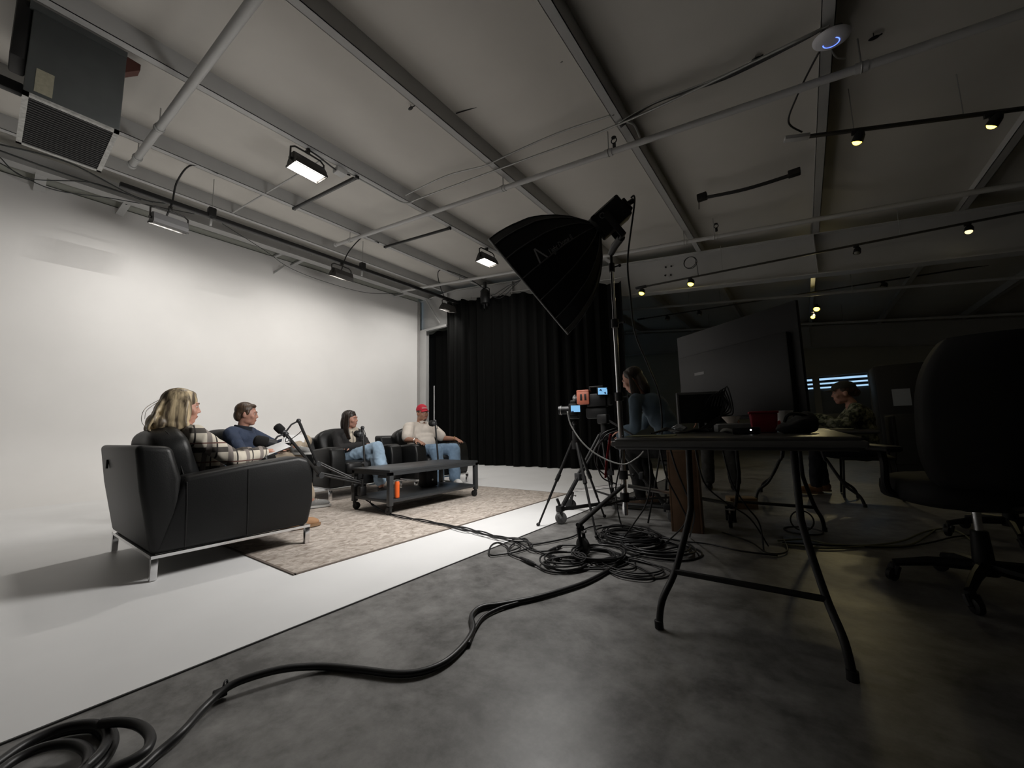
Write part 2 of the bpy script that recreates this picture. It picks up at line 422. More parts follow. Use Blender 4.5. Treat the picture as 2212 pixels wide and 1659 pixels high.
# long black lighting pipe and its hangers
lp = thing('lighting_pipe', 'long black lighting pipe hung along the white wall', 'pipe', (-6.9, 0.85, 4.11))
MB().rbox((-.035, 0, -.032), (.035, 6.27, .032), .012).build('pipe', BLACKM, lp)
for (u, v) in ((458, 452), (783, 572)):
    p = px(u, v, -6.9); yy = p[1] - 0.85
    MB().cyl((0, yy, .03), (0, yy, .60), .006, 6).build('hanger_rod', CONDUIT, lp)
    MB().rbox((-.05, yy - .05, -.02), (.05, yy + .05, .13), .015).build('hanger_block', BLACKM, lp)
    MB().rbox((-.03, yy - .015, -.14), (.0, yy + .015, -.03), .005).build('strap', STEELW, lp)

# supply leads of the floods
cable('flood_cable', [(-6.9, 1.33, 3.86), (-6.88, 1.38, 4.1), (-6.8, 1.40, 4.4), (-6.45, 1.47, 4.53), (-6.39, 1.75, 4.535)], .011, 'black lead looping from the near pipe flood up to the purlin')
cable('flood_cable', [(-6.9, 3.93, 3.95), (-6.88, 4.03, 4.3), (-6.6, 4.10, 4.53), (-6.45, 4.15, 4.56), (-6.40, 4.4, 4.52)], .011, 'black lead rising from the middle pipe flood to the purlin')
cable('flood_cable', [(-6.9, 6.75, 4.0), (-6.9, 6.5, 4.35), (-6.6, 6.2, 4.6), (-6.0, 6.45, 4.35), (-5.9, 7.0, 4.2)], .011, 'black lead draped from the far pipe flood over the thin pipe')
cable('flood_cable', [(-4.62, fl1[1], 4.30), (-4.60, fl1[1] + .12, 4.27), (-4.60, fl1[1] + .35, 4.22), (-4.6, fl1[1] + .55, 4.25)], .010, 'black lead between the lit flood and the white junction box')

# white pipes
def hung_pipe(y, x0, x1, dz, r, label, hangers, name='water_pipe'):
    t = thing(name, label, 'pipe', (x0, y, RZ0 - RK * x0 - dz))
    L = x1 - x0
    MB().tube([(0, 0, 0), (L, 0, -RK * L)], r, 12).build('pipe', STEELW, t)
    MB().tube([(0, 0, 0), (.06, 0, -RK * .06)], r * 1.25, 12).build('end_cap', STEELW, t)
    for hx in hangers:
        q = hx - x0
        MB().cyl((q, 0, -RK * q + r), (q, 0, -RK * q + dz + .1), .006, 6).build('hanger_rod', CONDUIT, t)
        MB().torus((q, 0, -RK * q), (1, 0, -RK), r + .006, .006, 16, 6).build('clevis_ring', CONDUIT, t)
        MB().tube([(q - .04, 0, -RK * (q - .04)), (q + .04, 0, -RK * (q + .04))], r * 1.22, 12).build('coupling', STEELW, t)
    return t
hung_pipe(.95, -6.93, .6, .15, .040, 'thick white pipe crossing the roof at upper left', (-5.55, -6.6, -2.2))
hung_pipe(3.85, -7.0, 6.5, .15, .032, 'white pipe crossing the roof just beyond the lit flood lamp', (-6.5, -2.9, -1.45, .6))
hung_pipe(6.45, -8.35, 6.5, .20, .032, 'white pipe crossing the roof close to the deep rafter', (-6.2, -1.28, -.85, 2.9))
hung_pipe(10.1, -4.5, 6.5, .25, .03, 'dim pipe crossing the dark far bay nearest the rafter', (-2.0, 1.0))
hung_pipe(12.6, -4.5, 6.5, .35, .03, 'dim pipe crossing the dark far bay close to the back wall', (-2.0, 1.0))
# sprinkler heads on the pipes
def valve(u, v, y, label):
    p = py(u, v, y)
    t = thing('sprinkler', label, 'sprinkler', (p[0], y, RZ0 - RK * p[0] - .15 + .035))
    MB().cyl((0, 0, 0), (0, 0, .05), .018, 10).build('body', BLACKM, t)
    MB().torus((0, 0, .085), (0, 1, 0), .03, .006, 14, 6).build('frame', BLACKM, t)
    MB().lathe([(.002, .115), (.026, .118), (.026, .124), (.002, .126)]).build('deflector', BLACKM, t)
valve(1327, 318, 3.85, 'small black sprinkler head on the pipe right of the softbox')
valve(1549, 512, 6.45, 'small black sprinkler head on the pipe near the rafter')
# thin tie rod across the left purlins
ti = on_plane(480, 478, 3.72); tj = on_plane(660, 378, 3.72)
tie = MB().tube([(-7.72, ti[1], RZ0 + RK * 7.72 + .015), (-4.56, ti[1] + .02, RZ0 + RK * 4.56 + .015)], .012, 8).build('tie_rod', STEELW)
tag(tie, 'thin white tie rod between purlins under the near flood', 'rod')
# short black tracks between two purlins
for yy, lb in ((2.80, 'short black ceiling track nearer the lit flood with junction box'), (4.55, 'short black ceiling track farther back near the softbox')):
    t = thing('ceiling_track', lb, 'track', (-6.42, yy, RZ0 + RK * 6.42 - .02), 0, 'short black tracks bridging two purlins')
    M4 = Matrix.Rotation(math.atan(RK), 4, 'Y')
    MB().rbox((0, -.022, -.035), (1.86, .022, 0), .006, M4=M4).build('rail', BLACKM, t)
    MB().box((0.0, -.008, -.040), (1.8, .008, -.034), M4).build('slot', M('slot_grey', (.08, .08, .08), .4), t, smooth=False)
    for ex in (0.0, 1.83): MB().rbox((ex, -.026, -.04), (ex + .03, .026, .0), .005, M4=M4).build('end_cap', BLACKM, t)
# junction box and conduit on the purlin
jb = thing('junction_box', 'white junction box on the purlin beside the lit flood', 'junction box', (-4.62, fl1[1] + .42, 4.24))
MB().rbox((-.06, -.07, -.03), (.06, .07, .03), .008).build('box', STEELW, jb)
MB().rbox((-.055, -.065, -.036), (.055, .065, -.03), .003).build('cover', STEELW, jb)
cd = [(-4.60, fl1[1] + .5, 4.27), (-4.60, 3.2, 4.27), (-4.60, 3.52, 4.27), (-4.52, 3.63, 4.27), (-4.3, 3.64, 4.26), (-2.8, 3.63, 4.06), (-1.2, 3.63, 3.86), (.36, 3.45, 3.67)]
cable('conduit', cd, .011, 'thin conduit running along the purlin and turning across the roof', CONDUIT, 6, 6, cat='conduit')
cable('conduit', [(-4.45, 3.50, 4.30), (-3.6, 3.50, 4.24), (-2.9, 3.50, 4.08), (-2.7, 3.50, 4.07), (-1.9, 3.52, 4.02), (-1.25, 3.52, 3.90)], .010, 'second thin conduit lying against the roof lining', CONDUIT, 6, 6, cat='conduit')
for k in range(5):
    z0_ = .02 + .012 * k; yk = 3.62 + .018 * k
    cable('data_cable', [(-1.25, yk, 3.87), (-.9, yk - .02, 3.86 + z0_), (-.3, yk - .06 + .01 * k, 3.76 + z0_), (.2, yk - .14, 3.69 + z0_ * .6), (.40, 3.44, 3.66)], .006, ['thin data cable lowest in the bundle leading to the ceiling disc', 'thin data cable second in the bundle leading to the ceiling disc', 'thin data cable in the middle of the bundle to the ceiling disc', 'thin data cable fourth in the bundle leading to the ceiling disc', 'thin data cable topmost in the bundle leading to the ceiling disc'][k], CONDUIT if k == 0 else CABLE, 6, 5, group='data cables bundled under the roof')
cable('conduit', [(-1.22, 3.66, 3.9), (-1.16, 3.70, 3.885), (-1.13, 3.78, 3.88), (-1.14, 3.95, 3.87)], .011, 'short bent conduit on the purlin above the softbox lamp', CONDUIT, 6, 6, cat='conduit')
wp = [on_plane(u, v, 3.93) for u, v in ((985, 245), (1060, 220), (1130, 180), (1215, 132))]
cable('roof_wire', wp, .006, 'thin wire sagging across the roof between two purlins', CABLE, 6, 5, cat='wire')

# braces and cables at the top of the white wall
bl = ['nearest white steel brace at the top of the white wall', 'white brace with a hole left of the near pipe flood', 'white brace in the middle of the white wall top', 'white brace with a hole right of the middle one', 'farthest white brace beside the corner column', 'slim white bar under the middle braces']
for k, (a, c, wd) in enumerate((((92, 362), (84, 412), .11), ((286, 421), (257, 464), .10), ((630, 537), (593, 554), .08), ((675, 551), (629, 574), .08), ((905, 628), (850, 640), .07), ((615, 573), (592, 588), .035))):
    A = Vector(px(*a, -8.40)); B_ = Vector(px(*c, -8.685)); A.z = max(A.z, 4.595) if k < 5 else A.z
    d = (B_ - A); L = d.length; ex = d.normalized(); ey = Vector((0, 1, 0)); ez = ex.cross(ey).normalized(); ey = ez.cross(ex)
    M4 = Matrix(((ex.x, ey.x, ez.x, A.x), (ex.y, ey.y, ez.y, A.y), (ex.z, ey.z, ez.z, A.z), (0, 0, 0, 1)))
    t = thing('wall_brace', bl[k], 'brace', tuple(A), 0, 'white braces along the wall top')
    M5 = Matrix.Translation(-A) @ M4
    MB().box((0, -wd / 2, 0), (L, wd / 2, .008), M5).box((0, -wd / 2, 0), (L, -wd / 2 + .008, .05), M5).build('angle_bar', STEELW, t, smooth=False)
    if k in (1, 3): MB().cyl(M5 @ Vector((L * .45, 0, -.003)), M5 @ Vector((L * .45, 0, .011)), .014, 10).build('bolt_hole', BLACKM, t)
for k, pts in enumerate((((0, 312), (150, 352), (300, 428), (380, 440)), ((0, 325), (130, 372), (260, 415), (330, 437)), ((0, 340), (60, 385), (200, 395), (305, 432)), ((0, 352), (110, 408), (250, 430), (420, 462)))):
    cable('wall_cable', [px(u, v, -8.25 - .03 * k) for u, v in pts], .010 if k < 2 else .007, ['topmost dark cable strung along the top of the white wall', 'second dark cable strung along the top of the white wall', 'sagging thin cable below the others on the wall top', 'lowest thin cable strung along the top of the white wall'][k], M('dark_grey_cable', (.05, .055, .055), .5), 8, 6)
cable('wall_cable', [px(u, v, -8.3) for u, v in ((480, 483), (570, 540), (625, 578), (700, 608), (790, 632), (860, 634))], .006, 'thin wire slanting down the white wall past the middle braces', M('dark_grey_cable', (.05, .055, .055), .5), 8, 5, cat='wire')
cable('wall_cable', [px(u, v, -8.6) for u, v in ((450, 492), (560, 520), (650, 556), (760, 590), (900, 630))], .009, 'dark green cable lying on top of the white wall', M('green_cable', (.02, .035, .022), .5), 8, 5)

# hanging unit heater
X0 = -4.9
pb = px(258, 287, X0); zb = pb[2]; yb1 = pb[1]; zt = px(277, 118, X0)[2]; xb = pz(205, 368, zb)[0]
uh = thing('unit_heater', 'grey sheet-metal unit heater with black grille hanging at upper left', 'heater', (X0, 0.0, zb))
UHG = M('heater_grey', (.115, .125, .125), .5, .2, var=.08, vscale=5)
Wd = X0 - xb; Hh = zt - zb
hb = MB().rbox((-Wd, 0.0, .02), (0, yb1, Hh), .012); hb.build('casing', UHG, uh)
gm = M('heater_grille', (.012, .012, .012), .55)
MB().box((-Wd + .03, .03, .005), (-.03, yb1 - .03, .02)).build('grille_back', gm, uh, smooth=False)
fr = MB(); fw = .035
fr.box((-Wd, 0, -.004), (0, fw, .02)).box((-Wd, yb1 - fw, -.004), (0, yb1, .02)).box((-Wd, 0, -.004), (-Wd + fw, yb1, .02)).box((-fw, 0, -.004), (0, yb1, .02))
fr.build('grille_frame', M('worn_white_paint', (.5, .5, .48), .5, var=.25, vscale=30), uh, smooth=False)
for k in range(22):
    xx = -Wd + fw + (Wd - 2 * fw) * (k + .5) / 22
    MB().box((xx - .004, fw, -.002), (xx + .004, yb1 - fw, .012), None).build('grille_slat', M('slat_black', (.03, .03, .03), .45), uh, smooth=False)
MB().box((.0, .055, .05), (.003, .155, .26)).build('rating_label', M('aged_label', (.42, .40, .30), .7, var=.1, vscale=40), uh, smooth=False)
MB().box((-Wd, -.02, Hh - .05), (.01, yb1 + .0, Hh + .01)).build('top_flange', UHG, uh, smooth=False)
MB().prism([(yb1, Hh - .18), (yb1 + .10, Hh - .08), (yb1 + .10, Hh - .02), (yb1, Hh - .01)], -.12, -.02, lambda a, b_, d: (d, a, b_)).build('rust_bracket', M('rust_red', (.10, .035, .025), .7), uh, smooth=False)
MB().rbox((-.30, -.09, .30), (-.02, 0, Hh + .02), .02).build('flue', BLACKM, uh)
MB().rbox((-.62, -.75, .30), (-.55, 0, .40), .01).build('support_angle', M('dark_angle', (.04, .04, .042), .5), uh)
for xx, yy in ((-.08, .06), (-Wd + .08, .06), (-.08, yb1 - .06), (-Wd + .08, yb1 - .06)):
    MB().cyl((xx, yy, Hh), (xx, yy, Hh + .12), .007, 6).build('hanger_rod', CONDUIT, uh)

# wireless access point with blue ring
ap = on_plane(1796, 82, 3.63)
t = thing('access_point', 'round white ceiling disc with a glowing blue ring', 'access point', tuple(ap)); t.rotation_euler = (0.10, math.atan(RK), 0)
MB().lathe([(.005, -.035), (.05, -.034), (.085, -.026), (.11, -.008), (.113, .002), (.10, .012), (.005, .012)], n=40).build('body', M('ap_white', (.62, .62, .66), .4), t)
MB().torus((0, 0, -.033), (0, 0, 1), .047, .0035, 40, 8, -2.6, 1.6).build('glow_ring', M('blue_glow', (.1, .15, 1), .4, emit=(.08, .16, 1.0), estr=3.2), t)
MB().rbox((-.06, -.05, .012), (.06, .05, .05), .008).build('mount', BLACKM, t)
cable('ap_cable', [(ap[0], ap[1] + .1, ap[2] - .0), (ap[0] + .05, ap[1] + .3, ap[2] + .06), (ap[0] + .12, ap[1] + .45, ap[2] + .13)], .006, 'short white cable under the glowing ceiling disc', CONDUIT)

# track lamps
BULB = M('warm_bulb', (1, .9, .6), .4, emit=(1.0, .74, .07), estr=9)
BULBW = M('pale_bulb', (1, .95, .7), .4, emit=(1.0, .85, .45), estr=1.5)
BULBOFF = M('unlit_bulb', (.25, .25, .22), .3)
def rail(p, q, label):
    p = Vector(p); q = Vector(q); t = thing('track_rail', label, 'track', tuple(p))
    d = q - p; ang = math.atan2(d.y, d.x); sl = math.atan2(d.z, math.hypot(d.x, d.y)); L = d.length
    M4 = Matrix.Rotation(ang, 4, 'Z') @ Matrix.Rotation(-sl, 4, 'Y')
    MB().rbox((0, -.018, -.012), (L, .018, .012), .004, M4=M4).build('rail', M('bronze_track', (.05, .047, .04), .4, .3), t)
    MB().rbox((-.04, -.03, -.018), (.16, .03, .02), .005, M4=M4).build('feed_box', STEELW if 'feed' in label else BLACKM, t)
    for k in (.3, .75): MB().cyl(M4 @ Vector((L * k, 0, 0)), M4 @ Vector((L * k, 0, 0)) + Vector((0, 0, .45)), .004, 6).build('drop_wire', CONDUIT, t)
    return t
def track_lamp(p, aim, label, state, r=.045, watt=None):
    t = thing('track_lamp', label, 'track light', tuple(p), 0, 'small track lamps')
    d = Vector(aim).normalized()
    MB().rbox((-.03, -.02, .085), (.03, .02, .12), .004).cyl((0, 0, .03), (0, 0, .09), .008, 8).build('stem', BLACKM, t)
    x, y = frame_of(d); R3 = Matrix((x, y, d)).transposed().to_4x4()
    MB().lathe([(r * .55, -.09), (r * .9, -.06), (r, 0.0), (r * .92, 0.0), (r * .5, -.05)], n=18, M4=R3).build('head', BLACKM, t)
    e = MB().ell((0, 0, 0), (r * .78, r * .78, r * .62), R3.to_3x3(), 14, 8)
    o = e.build('bulb', {2: BULB, 1: BULBW, 0: BULBOFF}[state], t)
    o.location = d * -.006
    if state == 2: area_light('glow', d * .05, d, r, r, watt or SPOT_W, (1.0, .84, .45), 'DISK', parent=t)
    return t
ra, rb = on_plane(1705, 300, 3.52), on_plane(2230, 232, 3.50)
rail(ra, rb, 'dark lamp track with white feed box at upper right')
def nearest_on(u, v, A, B):
    A = np.array(A); B = np.array(B); o = CAMP; d = ray(u, v); d = d / np.linalg.norm(d); e = (B - A)
    best = min(np.linspace(0, 1.0, 400), key=lambda s: np.linalg.norm(np.cross(A + e * s - o, d)))
    return A + e * best
q = nearest_on(1843, 300, ra, rb); track_lamp((q[0], q[1], q[2] - .12), (-.35, .25, -.8), 'lit yellow track lamp left of the pair at upper right', 2)
q = nearest_on(2130, 262, ra, rb); track_lamp((q[0], q[1], q[2] - .12), (-.55, .4, -.8), 'lit pale track lamp near the upper right edge', 2, .042)
cable('track_lead', [(.40, 3.52, 3.62), (.33, 3.6, 3.6), (.20, 4.0, 3.62), (.13, 4.25, 3.58), (ra[0] + .1, ra[1], ra[2] + .02)], .008, 'thin dark lead curving from the ceiling disc down to the lamp track')
g0, g1 = py(1378, 622, 7.25), py(2250, 450, 7.25)
rail(g0, g1, 'dark lamp track running along the face of the deep rafter')
for u, v, s, lb in ((1383, 612, 2, 'lit yellow track lamp at the left end of the rafter track'), (1490, 592, 2, 'lit track lamp second from the left on the rafter track'), (1848, 520, 0, 'unlit track lamp on the middle of the rafter track'), (2090, 475, 1, 'faintly lit track lamp at the right of the rafter track')):
    q = nearest_on(u, v, g0, g1); track_lamp((q[0], q[1], q[2] - .12), (-.2, -.25, -.9), lb, s, .06 if s == 2 else .045)
h0, h1 = py(1380, 690, 10.6), py(2212, 560, 10.6)
rail(h0, h1, 'dim lamp track crossing the dark far bay')
for u, v, s, lb in ((1440, 672, 0, 'unlit lamp at the left end of the far-bay track'), (1508, 660, 0, 'unlit lamp second along the far-bay track'), (1906, 590, 0, 'unlit lamp on the far-bay track right of the big screen')):
    q = nearest_on(u, v, h0, h1); track_lamp((q[0], q[1], q[2] - .12), (-.4, -.1, -.9), lb, s, .06)
p = py(1764, 668, 11.0)
track_lamp(p, (-.2, -.5, -.8), 'upper of the two small lit lamps high above the window', 2, .07, 4.0)
p = py(1760, 680, 11.0)
track_lamp((p[0] - .04, p[1], p[2] - .05), (-.2, -.5, -.8), 'lower of the two small lit lamps high above the window', 2, .05, 4.0)
# sagging black rail without lamps
sa, sb = on_plane(1517, 428, 3.70), on_plane(1716, 376, 3.70)
t = thing('cable_raceway', 'sagging black raceway with end boxes under the dark roof', 'raceway', tuple(sa))
A = Vector(sa); B_ = Vector(sb)
MB().tube(crom([(0, 0, 0), tuple((B_ - A) * .5 + Vector((0, 0, -.03))), tuple(B_ - A)], 8), .022, 8).build('raceway', BLACKM, t)
MB().rbox((-.06, -.04, -.03), (.06, .04, .06), .01).build('end_box', BLACKM, t)
dd = B_ - A
MB().rbox((dd.x - .06, dd.y - .04, dd.z - .02), (dd.x + .06, dd.y + .04, dd.z + .05), .01).build('end_box', BLACKM, t)
MB().tube([(-.04, 0, 0), (-.05, 0, -.14)], .005, 6).build('loose_wire', BLACKM, t)
# small black clips hanging from the roof
for u, v, lb in ((1633, 127, 'tiny black clip on the roof right of the softbox lamp'), (1888, 82, 'tiny black clip on the roof right of the glowing disc'), (887, 234, 'tiny black clip hanging beside a purlin above the flood lamps')):
    p = on_plane(u, v, 3.88)
    t = thing('roof_clip', lb, 'clip', tuple(p))
    MB().ell((0, 0, 0), (.035, .018, .010)).tube([(.02, 0, 0), (.05, .02, .02)], .006, 6).build('clip', BLACKM, t)
    MB().cyl((0, 0, 0), (0, 0, .06), .003, 6).build('wire', BLACKM, t)
# dark lamp hanging in front of the rafter
p = py(1048, 640, 7.05)
t = thing('hanging_spotlight', 'black theatre lamp hanging in front of the rafter by the curtain', 'stage light', tuple(p))
MB().lathe([(.06, -.19), (.11, -.18), (.115, .06), (.09, .14), (.05, .17)], n=16).build('barrel', BLACKP, t)
MB().tube([(-.135, 0, -.05), (-.135, 0, .16), (-.06, 0, .21), (.06, 0, .21), (.135, 0, .16), (.135, 0, -.05)], .012, 6).build('yoke', BLACKM, t)
MB().rbox((-.03, -.03, .2), (.03, .03, .36), .006).build('clamp', BLACKM, t)
MB().cyl((-.03, 0, -.30), (-.03, 0, -.16), .012, 8).cyl((.05, 0, -.26), (.05, 0, -.16), .012, 8).build('tail_plugs', BLACKM, t)
for k in range(3):
    cable('lamp_lead', [(p[0] + .08, p[1], p[2] + .05), (p[0] + .3 + .1 * k, p[1] - .05, p[2] - .05 - .06 * k), (p[0] + .7 + .1 * k, p[1] - .02, p[2] + .08 - .02 * k), (p[0] + 1.1, p[1] - .05, p[2] + .12)], .007, ['upper black lead between the theatre lamp and the softbox', 'middle black lead between the theatre lamp and the softbox', 'lowest black lead between the theatre lamp and the softbox'][k])
# coil of wire on the rafter
p = py(1490, 567, 7.3)
t = thing('wire_coil', 'loop of thin wire hung on the rafter above the lit lamp', 'wire', tuple(p))
MB().torus((0, 0, 0), (0, 1, 0), .10, .006, 28, 6).torus((.01, .01, -.005), (0, 1, .1), .105, .006, 28, 6).build('loop', CABLE, t)
MB().tube([(.1, 0, 0), (.12, 0, -.15), (.12, 0, -.3)], .005, 6).build('tail', CABLE, t)

# ============================================================ SOFTBOX ON STAND
SD = 3.32
SXY = (-1.23, 3.18)
soft = thing('softbox_light', 'large black dome softbox with lamp head tilted down to the left', 'softbox', (SXY[0], SXY[1], 2.38))
SO = Vector((SXY[0], SXY[1], 2.38))
top = Vector(pd(1060, 522, SD)); bot = Vector(pd(1226, 721, SD)); oc = (top + bot) / 2
vd = Vector(ray(1143, 621)).normalized()
er = (top - bot).normalized()
ax = er.cross(vd).normalized()                     # along the axis
if (Vector(pd(1277, 510, SD)) - oc).dot(ax) < 0: ax = -ax
ev_ = ax.cross(er).normalized()
pxm = (top - bot).length / 258.0
SP = [(0, 129), (25, 126), (50, 120), (87, 107), (110, 93), (135, 73), (157, 50), (170, 30), (176, 22)]
sps = [q[0] * pxm for q in SP]; spr = [q[1] * pxm for q in SP]
NR = 16
def dome(s, a, off=0.0):
    r = np.interp(s, sps, spr) + off
    k = (a * NR / (2 * PI)) % 1.0
    r *= 1 - 0.018 * math.sin(PI * k)              # panels pulled flat between the ribs
    return oc - SO + ax * s + (er * math.cos(a) + ev_ * math.sin(a)) * r
SBF = M('softbox_fabric', (.0045, .0045, .005), .8, spec=.2)
MB().grid(lambda u, v: dome(sps[-1] * v, 2 * PI * u), NR * 6, 26, True).build('dome_fabric', SBF, soft, smooth='all')
MB().grid(lambda u, v: dome(sps[-1] * v, 2 * PI * u, -.006), NR * 6, 26, True).build('silver_lining', M('softbox_lining', (.75, .75, .75), .45), soft, smooth='all')
for k in range(NR):
    a = 2 * PI * k / NR
    MB().tube([dome(sps[-1] * j / 16, a, .004) for j in range(17)], .0045, 5).build('rib_seam', M('softbox_seam', (.06, .06, .06), .6), soft, smooth='all')
MB().tube([dome(0, 2 * PI * k / 96, .002) for k in range(97)], .008, 6, cap=False).build('rim_band', M('softbox_rim', (.16, .16, .16), .45), soft, smooth='all')
dm = M('softbox_diffuser', (.9, .9, .9), .7, emit=(1.0, .975, .94), estr=5.0)
MB().lathe([(.004, .02), (spr[0] * .5, .02), (spr[0] - .012, .02), (spr[0] - .012, .024), (.004, .024)], n=64, M4=Matrix((er, ev_, ax)).transposed().to_4x4()).build('diffuser', dm, soft).location = oc - SO
area_light('softbox_lamp', oc - SO + ax * .006, -ax, spr[0] * 1.9, spr[0] * 1.9, SOFTBOX_POWER, (1.0, .975, .945), 'DISK', parent=soft)
# lamp head
lc = oc - SO + ax * (176 * pxm)
RL = Matrix((ev_, er, ax)).transposed().to_4x4()
ML = Matrix.Translation(lc) @ RL
MB().lathe([(.05, -.01), (.09, 0), (.09, .03), (.06, .035)], n=24, M4=RL, c=lc).build('mount_ring', GUNM, soft)
MB().rbox((-.085, -.112, .02), (.085, .085, .285), .014, M4=ML).build('lamp_body', BLACKP, soft)
MB().rbox((-.065, -.085, .285), (.065, .03, .315), .01, M4=ML).build('lamp_back', BLACKP, soft)
sv_ = -1 if ev_.dot(vd) > 0 else 1
MB().torus(ML @ Vector((sv_ * .0855, .03, .10)), ev_, .020, .0025, 24, 6).build('logo_ring', LOGO_ if False else M('print_grey', (.24, .24, .24), .6), soft)
MB().box((sv_ * .085 - .001, .072, .06), (sv_ * .085 + .001, .080, .25), ML).build('lamp_lettering', M('print_grey', (.24, .24, .24), .6), soft, smooth=False)
MB().cyl(ML @ Vector((0, -.02, .31)), ML @ Vector((0, -.03, .37)), .02, 12).build('power_plug', BLACKP, soft)
for sx in (-1, 1): MB().rbox((sx * .1 - .008, -.19, .10), (sx * .1 + .008, .03, .15), .005, M4=ML).build('yoke_arm', BLACKM, soft)
MB().rbox((-.108, -.20, .10), (.108, -.18, .15), .006, M4=ML).build('yoke_base', BLACKM, soft)
yb_ = ML @ Vector((0, -.19, .125))
MB().tube([yb_, Vector((yb_.x * .4, yb_.y * .4, (yb_.z - .02) * .6)), Vector((0, 0, -.06))], [.03, .032, .028], 10).build('tilt_bracket', BLACKM, soft)
# lettering on the dome, wrapped on its surface
def text_mesh(body, size, shear=0.0, ext=0.0):
    c = bpy.data.curves.new('txt', 'FONT'); c.body = body; c.size = size; c.shear = shear; c.extrude = ext; c.resolution_u = 3
    o = bpy.data.objects.new('txt', c); COL.objects.link(o)
    dg = bpy.context.evaluated_depsgraph_get(); me = bpy.data.meshes.new_from_object(o.evaluated_get(dg))
    bpy.data.objects.remove(o); bpy.data.curves.remove(c)
    return me
LOGO = M('print_grey', (.24, .24, .24), .6)
def find_sa(u, v):
    """dome surface point whose image is pixel (u, v) on the side seen from the front"""
    best = None
    for i in range(60):
        s = sps[-1] * i / 59
        for j in range(120):
            a = 2 * PI * j / 120
            P3 = np.array(dome(s, a, .002) + SO) - CAMP
            c = RC.T @ P3
            e = (CXP + FPX * c[0] / c[2] - u) ** 2 + (CYP + FPX * c[1] / c[2] - v) ** 2 + c[2] * 40
            if best is None or e < best[0]: best = (e, s, a)
    return best[1], best[2]
def wrap_text(body, size, uv0, uv1, shear, name, stretch=1.0):
    me = text_mesh(body, size, shear)
    s0, a0 = find_sa(*uv0); s1, a1 = find_sa(*uv1)
    if a1 - a0 > PI: a1 -= 2 * PI
    if a0 - a1 > PI: a1 += 2 * PI
    bm = bmesh.new(); bm.from_mesh(me)
    bmesh.ops.subdivide_edges(bm, edges=[e for e in bm.edges if e.calc_length() > size * .3], cuts=2)
    xs = [q.co.x for q in bm.verts]; x0, x1 = min(xs), max(xs)
    p0 = dome(s0, a0); p1 = dome(s1, a1); L = (p1 - p0).length; sc = L / (x1 - x0)
    vsgn = 1.0
    pt = dome(s0, a0 + .05); up_img = RC.T @ np.array(pt - p0)
    if up_img[1] > 0: vsgn = -1.0
    for q in bm.verts:
        t_ = (q.co.x - x0) / (x1 - x0); s = s0 + (s1 - s0) * t_; a = a0 + (a1 - a0) * t_
        r = max(.05, np.interp(s, sps, spr))
        a += vsgn * q.co.y * sc * stretch / r
        q.co = dome(s, a, .004)
    bm.to_mesh(me); bm.free(); me.materials.append(LOGO)
    o = bpy.data.objects.new(name, me); COL.objects.link(o); o.parent = soft
    return o
wrap_text('\u039b', 1.0, (1166, 571), (1188, 556), 0.0, 'logo_mark', 1.2)
wrap_text('Light Dome II', 1.0, (1192, 553), (1240, 516), 0.35, 'logo_lettering', 1.6)

# stand of the softbox
ls = thing('light_stand', 'tall silver wheeled stand carrying the softbox', 'light stand', (SXY[0], SXY[1], 0))
MB().cyl((0, 0, .10), (0, 0, 1.08), .022, 16).build('lower_tube', CHROME, ls)
MB().cyl((0, 0, 1.03), (0, 0, 1.72), .0185, 16).build('middle_tube', CHROME, ls)
MB().cyl((0, 0, 1.66), (0, 0, 2.22), .0155, 14).build('upper_tube', CHROME, ls)
MB().cyl((0, 0, 2.18), (0, 0, 2.34), .013, 12).build('spigot', BLACKM, ls)
for z_, r0 in ((1.06, .034), (1.69, .031), (2.19, .026), (.24, .036), (.42, .036)):
    MB().cyl((0, 0, z_ - .035), (0, 0, z_ + .035), r0, 16).build('collar', BLACKM, ls)
    MB().tube([(r0 * .8, 0, z_), (r0 + .035, 0, z_)], .007, 8).ell((r0 + .045, 0, z_), (.014, .014, .014), None, 10, 6).build('clamp_knob', BLACKM, ls)
for k, a in enumerate((-PI / 2, PI / 6, PI * 5 / 6)):
    c, s = math.cos(a), math.sin(a)
    MB().tube([(c * .03, s * .03, .33), (c * .83, s * .83, .185)], .016, 10).build('leg', ALU if k else BLACKM, ls)
    MB().tube([(c * .03, s * .03, .22), (c * .42, s * .42, .24)], .009, 8).build('leg_brace', BLACKM, ls)
def caster(parent, x, y, top_z, R=.05, grey=False, ang=0.0):
    cm = M('caster_grey', (.28, .28, .28), .5) if grey else BLACKM
    d = Vector((math.cos(ang), math.sin(ang), 0)); n = Vector((-d.y, d.x, 0))
    fk = MB(); c0 = Vector((x, y, R)) + d * .02
    for s in (-1, 1):
        fk.tube([Vector((x, y, top_z - .015)) + n * s * .017, c0 + n * s * .019], [.013, .011], 8)
    fk.cyl((x, y, top_z - .03), (x, y, top_z), .018, 12)
    o = fk.build('caster_fork', cm, parent)
    w_ = MB().tube([c0 - n * .014, c0 - n * .010, c0 + n * .010, c0 + n * .014], [R - .008, R, R, R - .008], 24)
    o2 = w_.build('caster_wheel', M('caster_wheel_grey', (.2, .2, .2), .6) if grey else RUBBER, parent)
    MB().cyl(c0 - n * .017, c0 + n * .017, R * .35, 12).build('caster_hub', GREYP if grey else BLACKM, o2)
    return o
for k, a in enumerate((-PI / 2, PI / 6, PI * 5 / 6)):
    c, s = math.cos(a), math.sin(a)
    caster(ls, c * .80, s * .80, .185, .055, False, a + 1.2)
    MB().rbox((c * .80 - .03, s * .80 - .012, .135), (c * .80 + .04, s * .80 + .012, .15), .004).build('brake_lever', ALU, ls)
